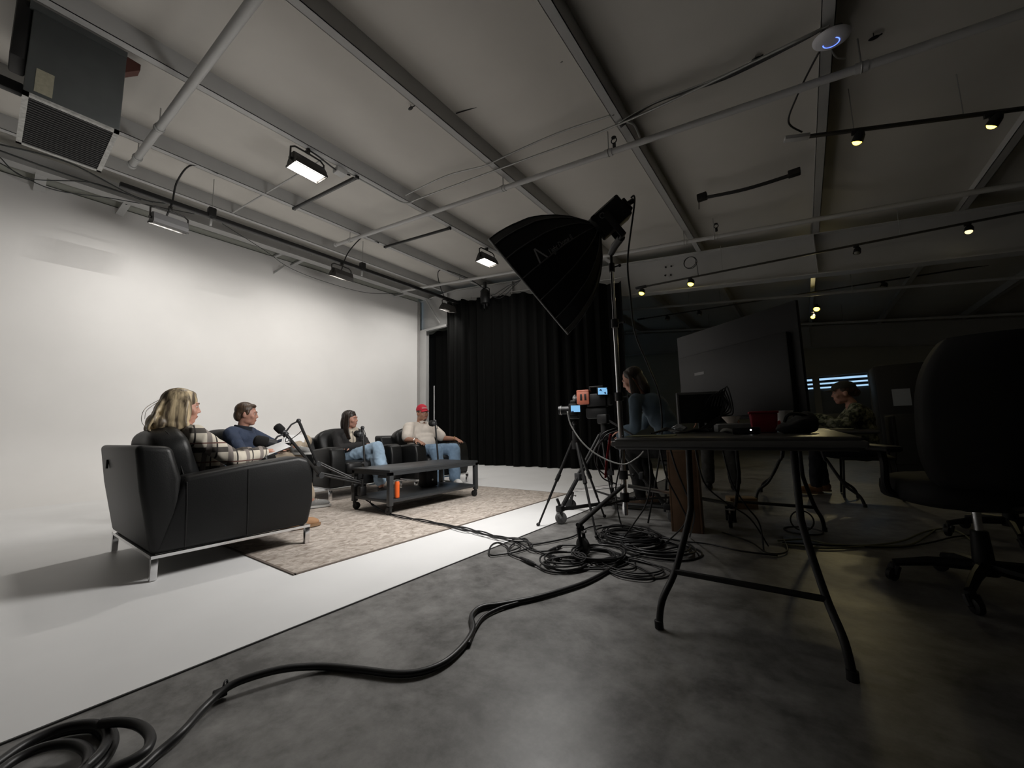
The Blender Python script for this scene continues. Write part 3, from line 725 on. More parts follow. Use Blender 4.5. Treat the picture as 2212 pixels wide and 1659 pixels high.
lpw = [SO + lc + ax * .37, SO + lc + ax * .40 + Vector((.0, .0, -.06))]
cable('lamp_cable', [lpw[0], lpw[1], pd(1356, 560, SD), pd(1362, 640, SD), pd(1372, 720, SD - .02), pd(1400, 790, SD - .05), pd(1425, 860, SD - .1), pd(1428, 960, SD - .12), pz(1400, 1130, .02)], .0075, 'black power cable dropping from the softbox lamp head')
# ============================================================ WINDOWS IN THE BACK WALL
wx = [py(u, 840, YB)[0] for u in (1700, 1757, 1772, 1872, 1884)]
wz = [py(1820, v, YB)[2] for v in (797, 808, 886)]
FRM = M('window_frame_grey', (.50, .50, .47), .6)
for n_, (a, c) in enumerate(((WX0, wx[1]), (wx[2], WX1 - .05))):
    win = struct(MB().box((a - .07, YB - .03, WZ1 - .02), (c + .06, YB + .05, WZ1 + .09)).box((a - .07, YB - .03, WZ0 - .08), (c + .06, YB + .05, WZ0 + .02)).box((a - .07, YB - .03, WZ0), (a, YB + .05, WZ1)).box((c, YB - .03, WZ0), (c + .06, YB + .05, WZ1)).build('window_%d' % (n_ + 1), FRM, smooth=False))
    tag(win, 'interior window with three bright blue gaps, ' + ('partly hidden by the big screen' if n_ == 0 else 'behind the woman in the cap'))
    gl = M('window_glass', (.9, .95, 1), .03, trans=1.0)
    MB().box((a, YB + .045, WZ0), (c, YB + .05, WZ1)).build('pane', gl, win, smooth=False)
    z_ = WZ1; dk = M('blind_slat', (.10, .12, .15), .6)
    for k in range(3):
        MB().box((a, YB + .07, z_ - .075), (c, YB + .078, z_)).build('blind_slat', dk, win, smooth=False)
        z_ -= .075 + (.062 if k == 0 else .048)
    MB().box((a - .05, YB + .07, WZ0 - .05), (c + .05, YB + .078, z_)).build('lower_blind', M('lower_blind', (.55, .57, .6), .7), win, smooth=False)
    if n_ == 0: MB().box((c, YB - .02, WZ0), (wx[2], YB + .14, WZ1)).build('mullion', FRM, win, smooth=False)
    else: MB().box((c, YB + .05, WZ0), (c + .1, YB + .14, WZ1)).build('jamb', FRM, win, smooth=False)

# ============================================================ CURTAINS
def drape(x0, x1, y, ztop, amp, wl, name, label, hook=True, seed=0):
    rnd = random.Random(seed); n = int((x1 - x0) / wl * 10)
    ph = [rnd.uniform(0, 6) for _ in range(6)]
    def fn(u, v):
        x = x0 + (x1 - x0) * u; zt = ztop(x) - .05 * abs(math.sin(PI * (x - x0) / .62)) ** 2
        z = .012 + (zt - .012) * v
        k = 1.0 - .55 * v
        yy = math.sin(2 * PI * x / wl + 1.3 * math.sin(x * 2.1 + ph[0])) * amp * (.45 + .55 * k) + math.sin(2 * PI * x / (wl * 3.3) + ph[1]) * amp * .9 * k
        xx = x + .03 * math.sin(2 * PI * x / wl * 2 + ph[2]) * k - .25 * (1 - v) ** 2 * (1 if u < .08 else 0) * 0
        return (xx, y + yy, z)
    t = thing(name, label, 'curtain', ((x0 + x1) / 2, y, 0))
    o = MB().grid(fn, n, 26).build('cloth', VELVET, t, smooth='all'); o.location = (-(x0 + x1) / 2, -y, 0)
    if hook:
        rp = MB().tube([((x - (x0 + x1) / 2), .0, ztop(x) + .045) for x in np.linspace(x0, x1, 12)], .006, 6).build('hanging_wire', CONDUIT, t)
        for k in range(int((x1 - x0) / .31) + 1):
            x = x0 + .31 * k
            MB().tube([(x - (x0 + x1) / 2, 0, ztop(x) - .01), (x - (x0 + x1) / 2, 0, ztop(x) + .06)], .004, 5).build('hook', BLACKM, t)
    return t
ct = lambda x: float(np.interp(x, [-7.8, -5.5, -2.65], [4.33, 4.03, 3.66]))
drape(-7.47, -2.62, 7.22, ct, .07, .27, 'stage_curtain', 'wide black pleated curtain hung below the white rafter', seed=3)
drape(-8.98, -7.15, 7.78, lambda x: 3.74, .03, .4, 'side_curtain', 'narrow black drape filling the gap beside the white column', False, seed=5)

# ============================================================ RUG
rm = bpy.data.materials.new('beige_rug'); rm.use_nodes = True
nt = rm.node_tree; b = nt.nodes['Principled BSDF']; b.inputs['Roughness'].default_value = .95
tc = nt.nodes.new('ShaderNodeTexCoord'); mp = nt.nodes.new('ShaderNodeMapping'); mp.inputs['Scale'].default_value = (5.5, 4.0, 1)
na = nt.nodes.new('ShaderNodeTexNoise'); na.inputs['Scale'].default_value = 3.2; na.inputs['Detail'].default_value = 10; na.inputs['Roughness'].default_value = .62; na.inputs['Distortion'].default_value = 1.2
ra_ = nt.nodes.new('ShaderNodeValToRGB'); ra_.color_ramp.elements[0].position = .32; ra_.color_ramp.elements[0].color = (.27, .225, .185, 1); ra_.color_ramp.elements[1].position = .66; ra_.color_ramp.elements[1].color = (.62, .555, .50, 1)
mp2 = nt.nodes.new('ShaderNodeMapping'); mp2.inputs['Scale'].default_value = (18, 3.2, 1)
nb = nt.nodes.new('ShaderNodeTexNoise'); nb.inputs['Scale'].default_value = 1.6; nb.inputs['Detail'].default_value = 2
rb_ = nt.nodes.new('ShaderNodeValToRGB'); rb_.color_ramp.elements[0].position = .285; rb_.color_ramp.elements[0].color = (1, 1, 1, 1); rb_.color_ramp.elements[1].position = .30; rb_.color_ramp.elements[1].color = (0, 0, 0, 1)
mxr = nt.nodes.new('ShaderNodeMix'); mxr.data_type = 'RGBA'; mxr.inputs[7].default_value = (.16, .105, .07, 1)
for m_ in (mp, mp2): nt.links.new(tc.outputs['Object'], m_.inputs['Vector'])
nt.links.new(mp.outputs[0], na.inputs['Vector']); nt.links.new(mp2.outputs[0], nb.inputs['Vector'])
nt.links.new(na.outputs['Fac'], ra_.inputs['Fac']); nt.links.new(nb.outputs['Fac'], rb_.inputs['Fac'])
nt.links.new(rb_.outputs['Color'], mxr.inputs[0]); nt.links.new(ra_.outputs['Color'], mxr.inputs[6]); nt.links.new(mxr.outputs[2], b.inputs['Base Color'])
bpn = nt.nodes.new('ShaderNodeBump'); bpn.inputs['Strength'].default_value = .4; bpn.inputs['Distance'].default_value = .01
nt.links.new(na.outputs['Fac'], bpn.inputs['Height']); nt.links.new(bpn.outputs['Normal'], b.inputs['Normal'])
RZ = .013
rug = thing('area_rug', 'large beige patterned rug under the armchairs and coffee table', 'rug', (-4.0, 2.8, .006))
MB().rbox((-1.55, -1.64, 0), (1.56, 1.60, .007), .003).build('pile', rm, rug)
bd = MB()
for a, c in (((-1.56, -1.655, 0), (1.575, -1.64, .0065)), ((-1.56, 1.60, 0), (1.575, 1.615, .0065)), ((1.56, -1.65, 0), (1.575, 1.61, .0065)), ((-1.565, -1.65, 0), (-1.55, 1.61, .0065))): bd.box(a, c)
bd.build('bound_edge', M('rug_edge', (.16, .13, .11), .9), rug, smooth=False)

# ============================================================ ARMCHAIRS
def rprism(poly, d0, d1, fn, bev=.03, seg=3):
    bm = bmesh.new(); n = len(poly)
    A = [bm.verts.new(fn(a, b_, d0)) for a, b_ in poly]; B_ = [bm.verts.new(fn(a, b_, d1)) for a, b_ in poly]
    bm.faces.new(A[::-1]); bm.faces.new(B_)
    for i in range(n): bm.faces.new((A[i], A[(i + 1) % n], B_[(i + 1) % n], B_[i]))
    bmesh.ops.recalc_face_normals(bm, faces=bm.faces[:])
    sharp = [e for e in bm.edges if e.calc_face_angle(0) > .3]
    bmesh.ops.bevel(bm, geom=sharp, offset=bev, segments=seg, profile=.5, affect='EDGES', clamp_overlap=True)
    return MB().addbm(bm)
CW, CD_ = 1.07, .89
def armchair(loc, rotz, label, proto=[None]):
    if proto[0] is None:
        t = thing('armchair', label, 'armchair', loc, rotz, 'black leather armchairs')
        hw, hd = CW / 2, CD_ / 2
        fr = MB()
        for a, c in (((-hw, -hd, .118), (hw, -hd + .025, .135)), ((-hw, hd - .025, .118), (hw, hd, .135)), ((-hw, -hd, .118), (-hw + .025, hd, .135)), ((hw - .025, -hd, .118), (hw, hd, .135))): fr.box(a, c)
        fr.build('base_rail', CHROME, t, smooth=False)
        for sx in (-1, 1):
            for sy in (-1, 1):
                x = sx * (hw - .0175); y = sy * (hd - .0175)
                MB().rbox((x - .0165, y - .0165, 0), (x + .0165, y + .0165, .12), .003).build('leg', CHROME, t)
        MB().rbox((-hw + .1, -hd + .05, .137), (hw - .1, hd - .03, .30), .02).build('seat_base', LEATHER, t)
        aw = .20
        ap_ = [(-hd + .0, .137), (hd - .012, .137), (hd + .02, .30), (hd + .012, .50), (hd - .02, .615), (hd - .10, .640), (.0, .605), (-hd + .12, .56)]
        for sx in (-1, 1):
            x0 = sx * hw; x1 = sx * (hw - aw)
            o = rprism(ap_, min(x0, x1), max(x0, x1), lambda a, b_, d: (d, a, b_), .032, 4).build('arm', LEATHER, t)
            for yy, zz in ((-hd + .15, .555), (.03, .602)):
                MB().tube([(sx * (hw + .001), yy, .15), (sx * (hw + .002), yy - .005, .4), (sx * (hw + .001), yy - .012, zz - .03), (sx * (hw - .03), yy - .012, zz + .004)], .0035, 5).build('seam', M('leather_seam', (.006, .006, .006), .7), o)
        bp_ = [(-hd, .137), (-hd + .13, .137), (-hd + .115, .56), (-hd + .06, .745), (-hd - .105, .760), (-hd - .07, .5)]
        rprism(bp_, -hw + .002, hw - .002, lambda a, b_, d: (d, a, b_), .035, 4).build('backrest', LEATHER, t)
        MB().rbox((-hw + .25, -hd - .1, .60), (-hw + .262, -hd - .088, .66), .002).build('care_tag', BLACKP, t)
        sc_ = MB().ell((0, .06, .365), (.34, .40, .085), None, 40, 16, .35, .25)
        sc_.build('seat_cushion', LEATHER, t, smooth='all')
        # puffy back cushion with a soft slump
        ck = MB().ell((0, 0, 0), (.33, .115, .235), Matrix.Rotation(math.radians(16), 3, 'X'), 44, 22, .55, .45)
        ck.v = [(x * (1 + .05 * math.sin(z * 9)), y + .012 * math.sin(x * 16 + z * 7) * (1 if y > 0 else .4), z + .012 * math.cos(x * 9)) for x, y, z in ck.v]
        co = ck.build('back_cushion', LEATHER, t, smooth='all'); co.location = (0, -hd + .15, .63)
        ring = []
        for k in range(49):
            a = 2 * PI * k / 48
            q = Matrix.Rotation(math.radians(16), 3, 'X') @ Vector((.325 * math.copysign(abs(math.cos(a)) ** .5, math.cos(a)), .0, .23 * math.copysign(abs(math.sin(a)) ** .55, math.sin(a))))
            ring.append(q)
        MB().tube(ring, .005, 5, cap=False).build('piping', M('leather_seam', (.006, .006, .006), .7), co, smooth='all')
        proto[0] = t
        return t
    t = copy_tree(proto[0]); t.location = loc; t.rotation_euler = (0, 0, rotz); t['label'] = label
    return t
# local +y is the way the chair faces
def chair_tf(cx, cy, ang, z=0.0):         # ang: facing angle from +x
    return Matrix.Translation((cx, cy, z)) @ Matrix.Rotation(ang - PI / 2, 4, 'Z')
CH = {}
CH['A'] = (-3.55, .64 + .445, PI / 2, .010)
thB = math.radians(42)
FL = np.array([-4.93, 2.50]); dB = np.array([math.cos(thB), math.sin(thB)]); lB = np.array([-dB[1], dB[0]])
cB = FL - lB * CW / 2 - dB * CD_ / 2
CH['B'] = (cB[0], cB[1], thB, RZ)
CH['C'] = (-4.66 - .445, 2.585 + .535, 0.0, RZ)
CH['D'] = (-4.40 - .445, 3.665 + .545, 0.0, RZ)
for k, lb in (('A', 'nearest black leather armchair seen from behind, seating the blonde woman'), ('B', 'black leather armchair of the man in the navy pullover'), ('C', 'black leather armchair of the dark-haired woman in jeans'), ('D', 'black leather armchair of the man in the red cap')):
    cx_, cy_, an, z_ = CH[k]
    armchair((cx_, cy_, z_), an - PI / 2, lb)

# ============================================================ COFFEE TABLE
TX0, TX1, TY0, TY1, TH = -3.93, -3.28, 2.42, 3.71, .445
tb = thing('coffee_table', 'low dark grey metal coffee table with lower shelf on casters', 'table', ((TX0 + TX1) / 2, (TY0 + TY1) / 2, RZ))
hx, hy = (TX1 - TX0) / 2, (TY1 - TY0) / 2; zt_ = TH - RZ
TG = M('table_charcoal', (.040, .043, .046), .38, .15, var=.06, vscale=6)
MB().rbox((-hx, -hy, zt_ - .025), (hx, hy, zt_), .004).build('tabletop', TG, tb)
ar = MB()
for a, c in (((-hx, -hy, zt_ - .055), (hx, -hy + .04, zt_ - .025)), ((-hx, hy - .04, zt_ - .055), (hx, hy, zt_ - .025)), ((-hx, -hy, zt_ - .055), (-hx + .04, hy, zt_ - .025)), ((hx - .04, -hy, zt_ - .055), (hx, hy, zt_ - .025))): ar.box(a, c)
ar.build('top_frame', TG, tb, smooth=False)
MB().rbox((-hx + .01, -hy + .01, .115), (hx - .01, hy - .01, .145), .004).build('shelf', TG, tb)
for sx in (-1, 1):
    for sy in (-1, 1):
        x, y = sx * (hx - .024), sy * (hy - .024)
        MB().rbox((x - .024, y - .024, .088), (x + .024, y + .024, zt_ - .026), .004).build('leg', TG, tb)
        caster(tb, x, y, .09, .038, False, 2.2 + sx)
can = thing('orange_can', 'slim orange can standing on the coffee table shelf', 'can', (TX1 - .055, TY0 + .13, RZ + .147))
MB().lathe([(.018, 0), (.024, .006), (.024, .150), (.019, .163)], n=20).build('body', M('orange_print', (.72, .12, .02), .4), can)
MB().lathe([(.018, .163), (.020, .166), (.020, .170), (.004, .170)], n=20).build('lid', ALU, can)
eq = thing('receiver_box', 'black receiver box standing on the coffee table shelf', 'audio box', (-3.72, 3.30, RZ + .147))
MB().rbox((-.07, -.09, 0), (.07, .09, .2), .012).build('case', BLACKP, eq)
MB().cyl((.071, 0, .08), (.078, 0, .08), .012, 12).build('dial', ALU, eq)

# ============================================================ MICROPHONES ON BOOM ARMS
FOAM = M('mic_foam', (.008, .008, .008), .95, bump=.5, bscale=400)
def boom(base, elbow, tip, label, mic_c, mic_dir, mic_len, mic_r, big=True):
    """desk boom arm; base on the table, elbow joint, tip, then the microphone (separate thing)"""
    t = thing('boom_arm', label, 'boom arm', tuple(base), 0, 'black microphone boom arms')
    B_ = Vector(base); E = Vector(elbow) - B_; T_ = Vector(tip) - B_
    MB().rbox((-.03, -.035, -.07), (.03, .035, .02), .008).cyl((0, 0, .0), (0, 0, .09), .018, 12).build('clamp', BLACKM, t)
    for s in (-.014, .014):
        o_ = Vector((0, 0, .03)) + Vector((0, 0, s * 1.4))
        MB().tube([Vector((0, 0, .04)) + o_ * .5, E + o_ * .5], .009, 8).build('lower_bar', BLACKM, t)
    MB().cyl(E - Vector((.028, 0, 0)), E + Vector((.028, 0, 0)), .026, 14).build('elbow_joint', GUNM, t)
    MB().tube([E, T_], .014 if big else .011, 8).build('upper_bar', BLACKM, t)
    MB().ell(T_, (.022, .022, .022), None, 12, 8).build('tip_joint', GUNM, t)
    mc = Vector(mic_c); md = Vector(mic_dir).normalized()
    m = thing('microphone', label.replace('boom arm', 'microphone').split(' reaching')[0] + ' on its boom arm' if False else MICL[label], 'microphone', tuple(mc), 0, 'black broadcast microphones')
    x, y = frame_of(md); R3 = Matrix((x, y, md)).transposed().to_4x4()
    L, r = mic_len, mic_r
    MB().lathe([(r * .5, -L * .02), (r * .92, 0), (r, L * .12), (r, L * .45), (r * .86, L * .55), (r * .4, L * .62)], n=20, M4=R3).build('foam_head', FOAM, m)
    MB().lathe([(r * .55, -L * .42), (r * .72, -L * .38), (r * .75, -L * .02), (r * .6, 0)], n=18, M4=R3).build('mic_body', GUNM, m)
    tl = (Vector(tip) - mc)
    MB().tube([tl, tl * .55 + Vector((0, 0, .01)), md * (-L * .2)], .008, 8).build('swivel_mount', GUNM, m)
    MB().tube(crom([tuple(tl + Vector((0, 0, .01))), tuple(tl + Vector((.02, .03, -.09))), tuple(md * (-L * .4) + Vector((0, 0, -.06))), tuple(md * (-L * .42))], 6), .004, 6).build('mic_lead', CABLE, m)
    return t
MICL = {'lower boom arm reaching from the table toward the blonde woman': 'large black foam microphone in front of the blonde woman', 'upper boom arm reaching from the table toward the man in navy': 'black microphone pointing up at the man in navy', 'boom arm rising in front of the dark-haired woman': 'black microphone at the chest of the dark-haired woman', 'boom arm rising in front of the man in the red cap': 'black microphone at the chest of the man in the red cap'}
bA = py(797, 1050, 2.40)
boom((-3.70, 2.395, .25), px(692, 1027, -3.72), px(617, 937, -3.68), 'lower boom arm reaching from the table toward the blonde woman', px(578, 956, -3.70), (-.25, -.75, .18), .17, .048)
boom((-3.82, 2.395, .27), px(686, 1002, -3.95), px(645, 909, -4.05), 'upper boom arm reaching from the table toward the man in navy', px(610, 932, -4.10), (-.25, -.55, .65), .14, .04)
boom((-3.958, 2.56, .24), px(788, 1003, -4.0), px(783, 924, -4.05), 'boom arm rising in front of the dark-haired woman', px(775, 938, -4.08), (-.9, .1, .1), .12, .038, False)
boom((-3.958, 3.42, .24), px(947, 1003, -3.99), px(940, 910, -4.02), 'boom arm rising in front of the man in the red cap', px(936, 915, -4.06), (-.9, .2, .1), .13, .042, False)
# slim pale pole behind the man in the cap
pp = py(938, 1000, 6.2); pt_ = py(938, 834, 6.2)
pol = thing('slim_pole', 'thin pale upright pole behind the man in the red cap', 'pole', (pp[0], 6.2, .006))
MB().cyl((0, 0, .01), (0, 0, pt_[2]), .011, 8).build('pole', M('pale_pole', (.55, .55, .55), .4), pol)
MB().lathe([(.14, 0), (.14, .012), (.03, .02), (.02, .03)], n=20).build('base', BLACKM, pol)
# ============================================================ TRIPODS AND CAMERAS
SCR = None
def screen_mat(name, seed):
    m = bpy.data.materials.new(name); m.use_nodes = True; nt = m.node_tree; b = nt.nodes['Principled BSDF']
    tc = nt.nodes.new('ShaderNodeTexCoord'); v = nt.nodes.new('ShaderNodeTexNoise'); v.inputs['Scale'].default_value = 30 + seed; v.inputs['Detail'].default_value = 1
    r = nt.nodes.new('ShaderNodeValToRGB'); r.color_ramp.interpolation = 'CONSTANT'
    r.color_ramp.elements[0].color = (.02, .05, .12, 1); r.color_ramp.elements[1].position = .42; r.color_ramp.elements[1].color = (.28, .62, 1.0, 1)
    nt.links.new(tc.outputs['Object'], v.inputs['Vector']); nt.links.new(v.outputs['Fac'], r.inputs['Fac'])
    nt.links.new(r.outputs['Color'], b.inputs['Emission Color']); b.inputs['Emission Strength'].default_value = .8
    b.inputs['Base Color'].default_value = (.02, .02, .02, 1)
    return m
def tripod(name, label, apex, feet, r0, dbl=False, mid=.5):
    t = thing(name, label, 'tripod', (apex[0], apex[1], 0)); A = Vector((0, 0, apex[2]))
    MB().cyl(A - Vector((0, 0, .05)), A + Vector((0, 0, .02)), r0 * 2.6, 16).build('crown', BLACKM, t)
    MB().cyl(A + Vector((0, 0, .02)), A + Vector((0, 0, .10)), r0 * 1.8, 14).build('bowl', BLACKM, t)
    for f in feet:
        F = Vector((f[0] - apex[0], f[1] - apex[1], f[2])); d = F - A; h_ = Vector((d.x, d.y, 0)).normalized()
        n = Vector((-h_.y, h_.x, 0)); S0 = A + h_ * r0 * 2.2; J = S0 + (F - S0) * mid
        if dbl:
            for s in (-1, 1): MB().tube([S0 + n * s * .03, J + n * s * .022], r0 * .75, 8).build('upper_leg', BLACKM, t)
            MB().rbox((-.04, -.018, -.03), (.04, .018, .03), .006, M4=Matrix.Translation(J) @ Matrix((n, h_, Vector((0, 0, 1)))).transposed().to_4x4()).build('leg_lock', GUNM, t)
            MB().tube([J, F], r0 * 1.1, 8).build('lower_leg', BLACKM, t)
        else:
            MB().tube([S0, J], r0, 10).build('upper_leg', BLACKM, t)
            MB().tube([J - d.normalized() * .03, J + d.normalized() * .03], r0 * 1.35, 10).build('leg_lock', BLACKM, t)
            J2 = S0 + (F - S0) * (mid + .3)
            MB().tube([J, J2], r0 * .82, 8).build('lower_leg', BLACKM, t)
            MB().tube([J2, F], r0 * .65, 8).build('lower_leg', BLACKM, t)
        MB().ell(F + Vector((0, 0, .008)), (r0 * 1.3, r0 * 1.3, .014), None, 10, 6).build('foot', RUBBER, t)
    return t
T1A = py(1243, 957, 3.0)
t1 = tripod('camera_tripod', 'slender black tripod holding the small camera', T1A, [(-1.86, 2.85, .01), (-1.29, 2.75, .01), (-1.52, 3.42, .01)], .013, False, .42)
MB().cyl((0, 0, T1A[2] + .1), (0, 0, T1A[2] + .15), .014, 12).build('column', BLACKM, t1)
MB().ell((0, 0, T1A[2] + .165), (.022, .022, .022), None, 12, 8).build('ball_head', GUNM, t1)
c1p = py(1243, 884, 3.0)
c1 = thing('small_camera', 'small black camera with blue screen on the slender tripod', 'camera', (T1A[0], T1A[1], c1p[2] - .05), math.radians(196))
CB = M('camera_black', (.006, .006, .0065), .5, spec=.35)
# local +x is the lens direction
MB().rbox((-.035, -.065, 0), (.035, .065, .095), .01).build('body', CB, c1)
MB().rbox((-.02, -.03, .09), (.025, .03, .125), .008).build('viewfinder_hump', CB, c1)
MB().lathe([(.03, .03), (.034, .05), (.034, .10), (.037, .105), (.037, .13), (.028, .132)], n=20, M4=Matrix.Rotation(PI / 2, 4, 'Y'), c=(0, 0, .045)).build('lens', CB, c1)
MB().torus((.11, 0, .045), (1, 0, 0), .035, .005, 24, 8).build('lens_ring', ALU, c1)
MS = Matrix.Translation((-.028, .082, .05)) @ Matrix.Rotation(math.radians(-66), 4, 'Z')
MB().rbox((-.005, -.043, -.031), (.005, .043, .031), .003, M4=MS).build('screen_bezel', CB, c1)
MB().box((-.0065, -.038, -.027), (-.005, .038, .027), MS).build('screen', screen_mat('camera_screen_a', 1), c1, smooth=False)
MB().rbox((-.04, -.04, -.03), (.04, .04, 0), .006).build('quick_plate', GUNM, c1)
T2 = np.array([-1.45, 3.45]); a2 = py(1305, 925, 3.45)
F1, F2, F3 = np.array([-1.74, 3.05]), np.array([-1.59, 3.80]), np.array([-1.02, 3.55])
t2 = tripod('video_tripod', 'heavy black video tripod on a wheeled dolly', (a2[0], 3.45, a2[2] - .06), [(F1[0], F1[1], .14), (F2[0], F2[1], .14), (F3[0], F3[1], .14)], .017, True, .6)
dl = thing('tripod_dolly', 'black three-wheeled dolly with grey casters under the video tripod', 'dolly', (a2[0], 3.45, 0))
for f in (F1, F2, F3):
    q = Vector((f[0] - a2[0], f[1] - 3.45, 0))
    MB().tube([(0, 0, .13), q * .5 + Vector((0, 0, .125)), q * 1.02 + Vector((0, 0, .12))], .016, 8).build('spider_bar', BLACKM, dl)
    MB().rbox((q.x * 1.04 - .03, q.y * 1.04 - .03, .10), (q.x * 1.04 + .03, q.y * 1.04 + .03, .15), .008).build('foot_socket', BLACKM, dl)
    MB().tube([q * 1.04 + Vector((0, 0, .14)), q * 1.1 + Vector((0, 0, .21))], .012, 8).build('pedal', BLACKM, dl)
    caster(dl, q.x * 1.08, q.y * 1.08, .10, .05, True, 0.6)
MB().cyl((0, 0, .11), (0, 0, .15), .04, 16).build('hub', BLACKM, dl)
MB().rbox((-.05, -.05, a2[2] + .04), (.05, .05, a2[2] + .13), .015).build('fluid_head', BLACKM, t2)
MB().tube([(.05, 0, a2[2] + .07), (.30, .05, a2[2] - .10)], .010, 8).build('pan_handle', BLACKM, t2)
c2z = py(1300, 885, 3.45)[2] - .02
c2 = thing('video_camera', 'video camera rig with orange side grip and blue monitor', 'camera', (a2[0] - .06, 3.45, c2z + .05), math.radians(192))
MB().rbox((-.10, -.07, 0), (.08, .07, .12), .012).build('body', CB, c2)
MB().rbox((-.14, -.05, .01), (-.10, .05, .11), .008).build('battery', BLACKP, c2)
MB().lathe([(.035, .08), (.042, .10), (.042, .17), (.048, .18), (.048, .22), (.038, .222)], n=22, M4=Matrix.Rotation(PI / 2, 4, 'Y'), c=(0, 0, .075)).build('lens', CB, c2)
MB().torus((.205, 0, .075), (1, 0, 0), .047, .006, 26, 8).build('lens_ring', ALU, c2)
OR = M('orange_wood', (.33, .095, .055), .5, var=.1, vscale=20)
MB().rbox((.05, .065, .02), (.17, .09, .15), .012).rbox((.05, -.02, .135), (.17, .09, .16), .01).build('side_grip', OR, c2)
for k in range(2): MB().rbox((.075 + .04 * k, .0885, .06), (.095 + .04 * k, .092, .12), .002).build('grip_slot', CB, c2)
MB().tube([(-.06, 0, .12), (-.06, 0, .19), (.06, 0, .19), (.06, 0, .12)], .010, 8).build('top_handle', BLACKM, c2)
MS = Matrix.Translation((-.075, .085, .135)) @ Matrix.Rotation(math.radians(-62), 4, 'Z')
MB().rbox((-.007, -.05, -.037), (.007, .05, .037), .004, M4=MS).build('monitor', CB, c2)
MB().box((-.0085, -.043, -.031), (-.007, .043, .031), MS).build('monitor_screen', screen_mat('camera_screen_b', 9), c2, smooth=False)
MB().tube([(-.06, .05, .11), (-.07, .08, .125)], .006, 8).build('monitor_mount', BLACKM, c2)
MB().rbox((-.10, -.045, -.11), (.10, .045, .0), .02).build('base_plate', BLACKP, c2)
rs = thing('red_strap', 'red cloth strap hanging from the video tripod', 'strap', tuple(pd(1312, 945, 3.0)))
q0 = Vector(pd(1312, 945, 3.0))
MB().tube([Vector(pd(u, v, 3.0)) - q0 for u, v in ((1319, 938), (1315, 965), (1310, 1000), (1308, 1032))], .02, 6, flat=.3).build('webbing', M('red_webbing', (.35, .012, .02), .6), rs)
WC = M('white_cable', (.45, .45, .44), .5)
cable('camera_cable', [pd(u, v, d) for u, v, d in ((1226, 889, 3.05), (1234, 920, 3.03), (1262, 960, 2.98), (1300, 988, 2.95), (1345, 1003, 2.9), (1375, 990, 2.85), (1390, 975, 2.8))], .005, 'pale cable drooping from the small camera to the folding table', WC)
for k, pts in enumerate((((1300, 950), (1285, 975), (1290, 1010), (1320, 1040), (1318, 1080)), ((1335, 930), (1305, 945), (1290, 990), (1300, 1030), (1330, 1045)), ((1345, 940), (1340, 1000), (1330, 1060), (1338, 1120), (1350, 1150)), ((1330, 925), (1300, 940), (1294, 980), (1310, 1020), (1322, 1075)))):
    cable('rig_cable', [pd(u, v, 3.12 + .04 * k) for u, v in pts[:-1]] + [pd(*pts[-1], 3.1 + .05 * k)], .006, ['black cable looping left below the video camera', 'black cable looping widest below the video camera', 'black cable hanging straight beside the light stand', 'black cable looping inside the others below the video camera'][k])

# ============================================================ FOLDING TABLES
BT = M('table_black_plastic', (.020, .020, .020), .35, var=.1, vscale=20)
def folding_table(loc, rotz, L, W, H, label):
    t = thing('folding_table', label, 'table', loc, rotz, 'black folding tables')
    MB().rbox((-W / 2, -L / 2, H - .045), (W / 2, L / 2, H), .02, 3).build('tabletop', BT, t)
    MB().rbox((-W / 2 - .004, -L / 2 - .004, H - .034), (W / 2 + .004, L / 2 + .004, H - .012), .009).build('rim', M('grey_table_rim', (.10, .10, .10), .5), t)
    for sy in (-1, 1):
        yt, yf = sy * (L / 2 - .46), sy * (L / 2 - .17)
        for sx in (-1, 1):
            path = crom([(sx * .20, yt, H - .05), (sx * .20, yt + sy * .03, H - .28), (sx * .205, yt + sy * .06, .40), (sx * .25, yt + sy * .16, .20), (sx * .285, yf - sy * .03, .10), (sx * .295, yf, .012)], 6)
            MB().tube(path, .0135, 10).build('leg', BLACKM, t)
            MB().cyl((sx * .295, yf, 0), (sx * .296, yf, .03), .017, 10).build('foot_cap', RUBBER, t)
        MB().tube([(-.255, yt + sy * .17, .19), (.255, yt + sy * .17, .19)], .012, 8).build('crossbar', BLACKM, t)
        MB().tube([(-.20, yt, H - .055), (.20, yt, H - .055)], .012, 8).build('top_bar', BLACKM, t)
        MB().tube([(0, yt, H - .06), (0, yt - sy * .35, H - .05)], .009, 8).build('brace', BLACKM, t)
    return t
FTZ = .76
folding_table((-.245, 2.75, 0), 0, 2.46, .77, FTZ, 'near black folding table with splayed legs at right')
folding_table((-.05, 5.35, 0), PI / 2, 1.22, .66, .73, 'farther black folding table where the woman in the cap sits')

# ============================================================ BIG SCREEN ON THE TABLE
tvd = Vector((-.81, .58, 0)).normalized(); tvn = Vector((-tvd.y, tvd.x, 0))
tvr = py(1724, 648, 3.0); tvb = py(1742, 887, 3.0)
TVH = tvr[2] - .84
def u_of(P):
    c = RC.T @ (np.array(P) - CAMP); return CXP + FPX * c[0] / c[2]
Wt = next(w_ for w_ in np.arange(.6, 2.0, .01) if u_of((.03 + tvd.x * w_, 3.0 + tvd.y * w_, 1.2)) < 1472)
tv = thing('large_monitor', 'large black monitor seen from behind on the folding table', 'monitor', (.03, 3.0, FTZ + .002))
MT = Matrix((tvd, tvn, Vector((0, 0, 1)))).transposed().to_4x4()
zt0 = .84 - FTZ; TVM = M('tv_back', (.016, .0165, .018), .5)
MB().rbox((0, -.012, zt0), (Wt, .012, zt0 + TVH), .004, M4=MT).build('panel', TVM, tv)
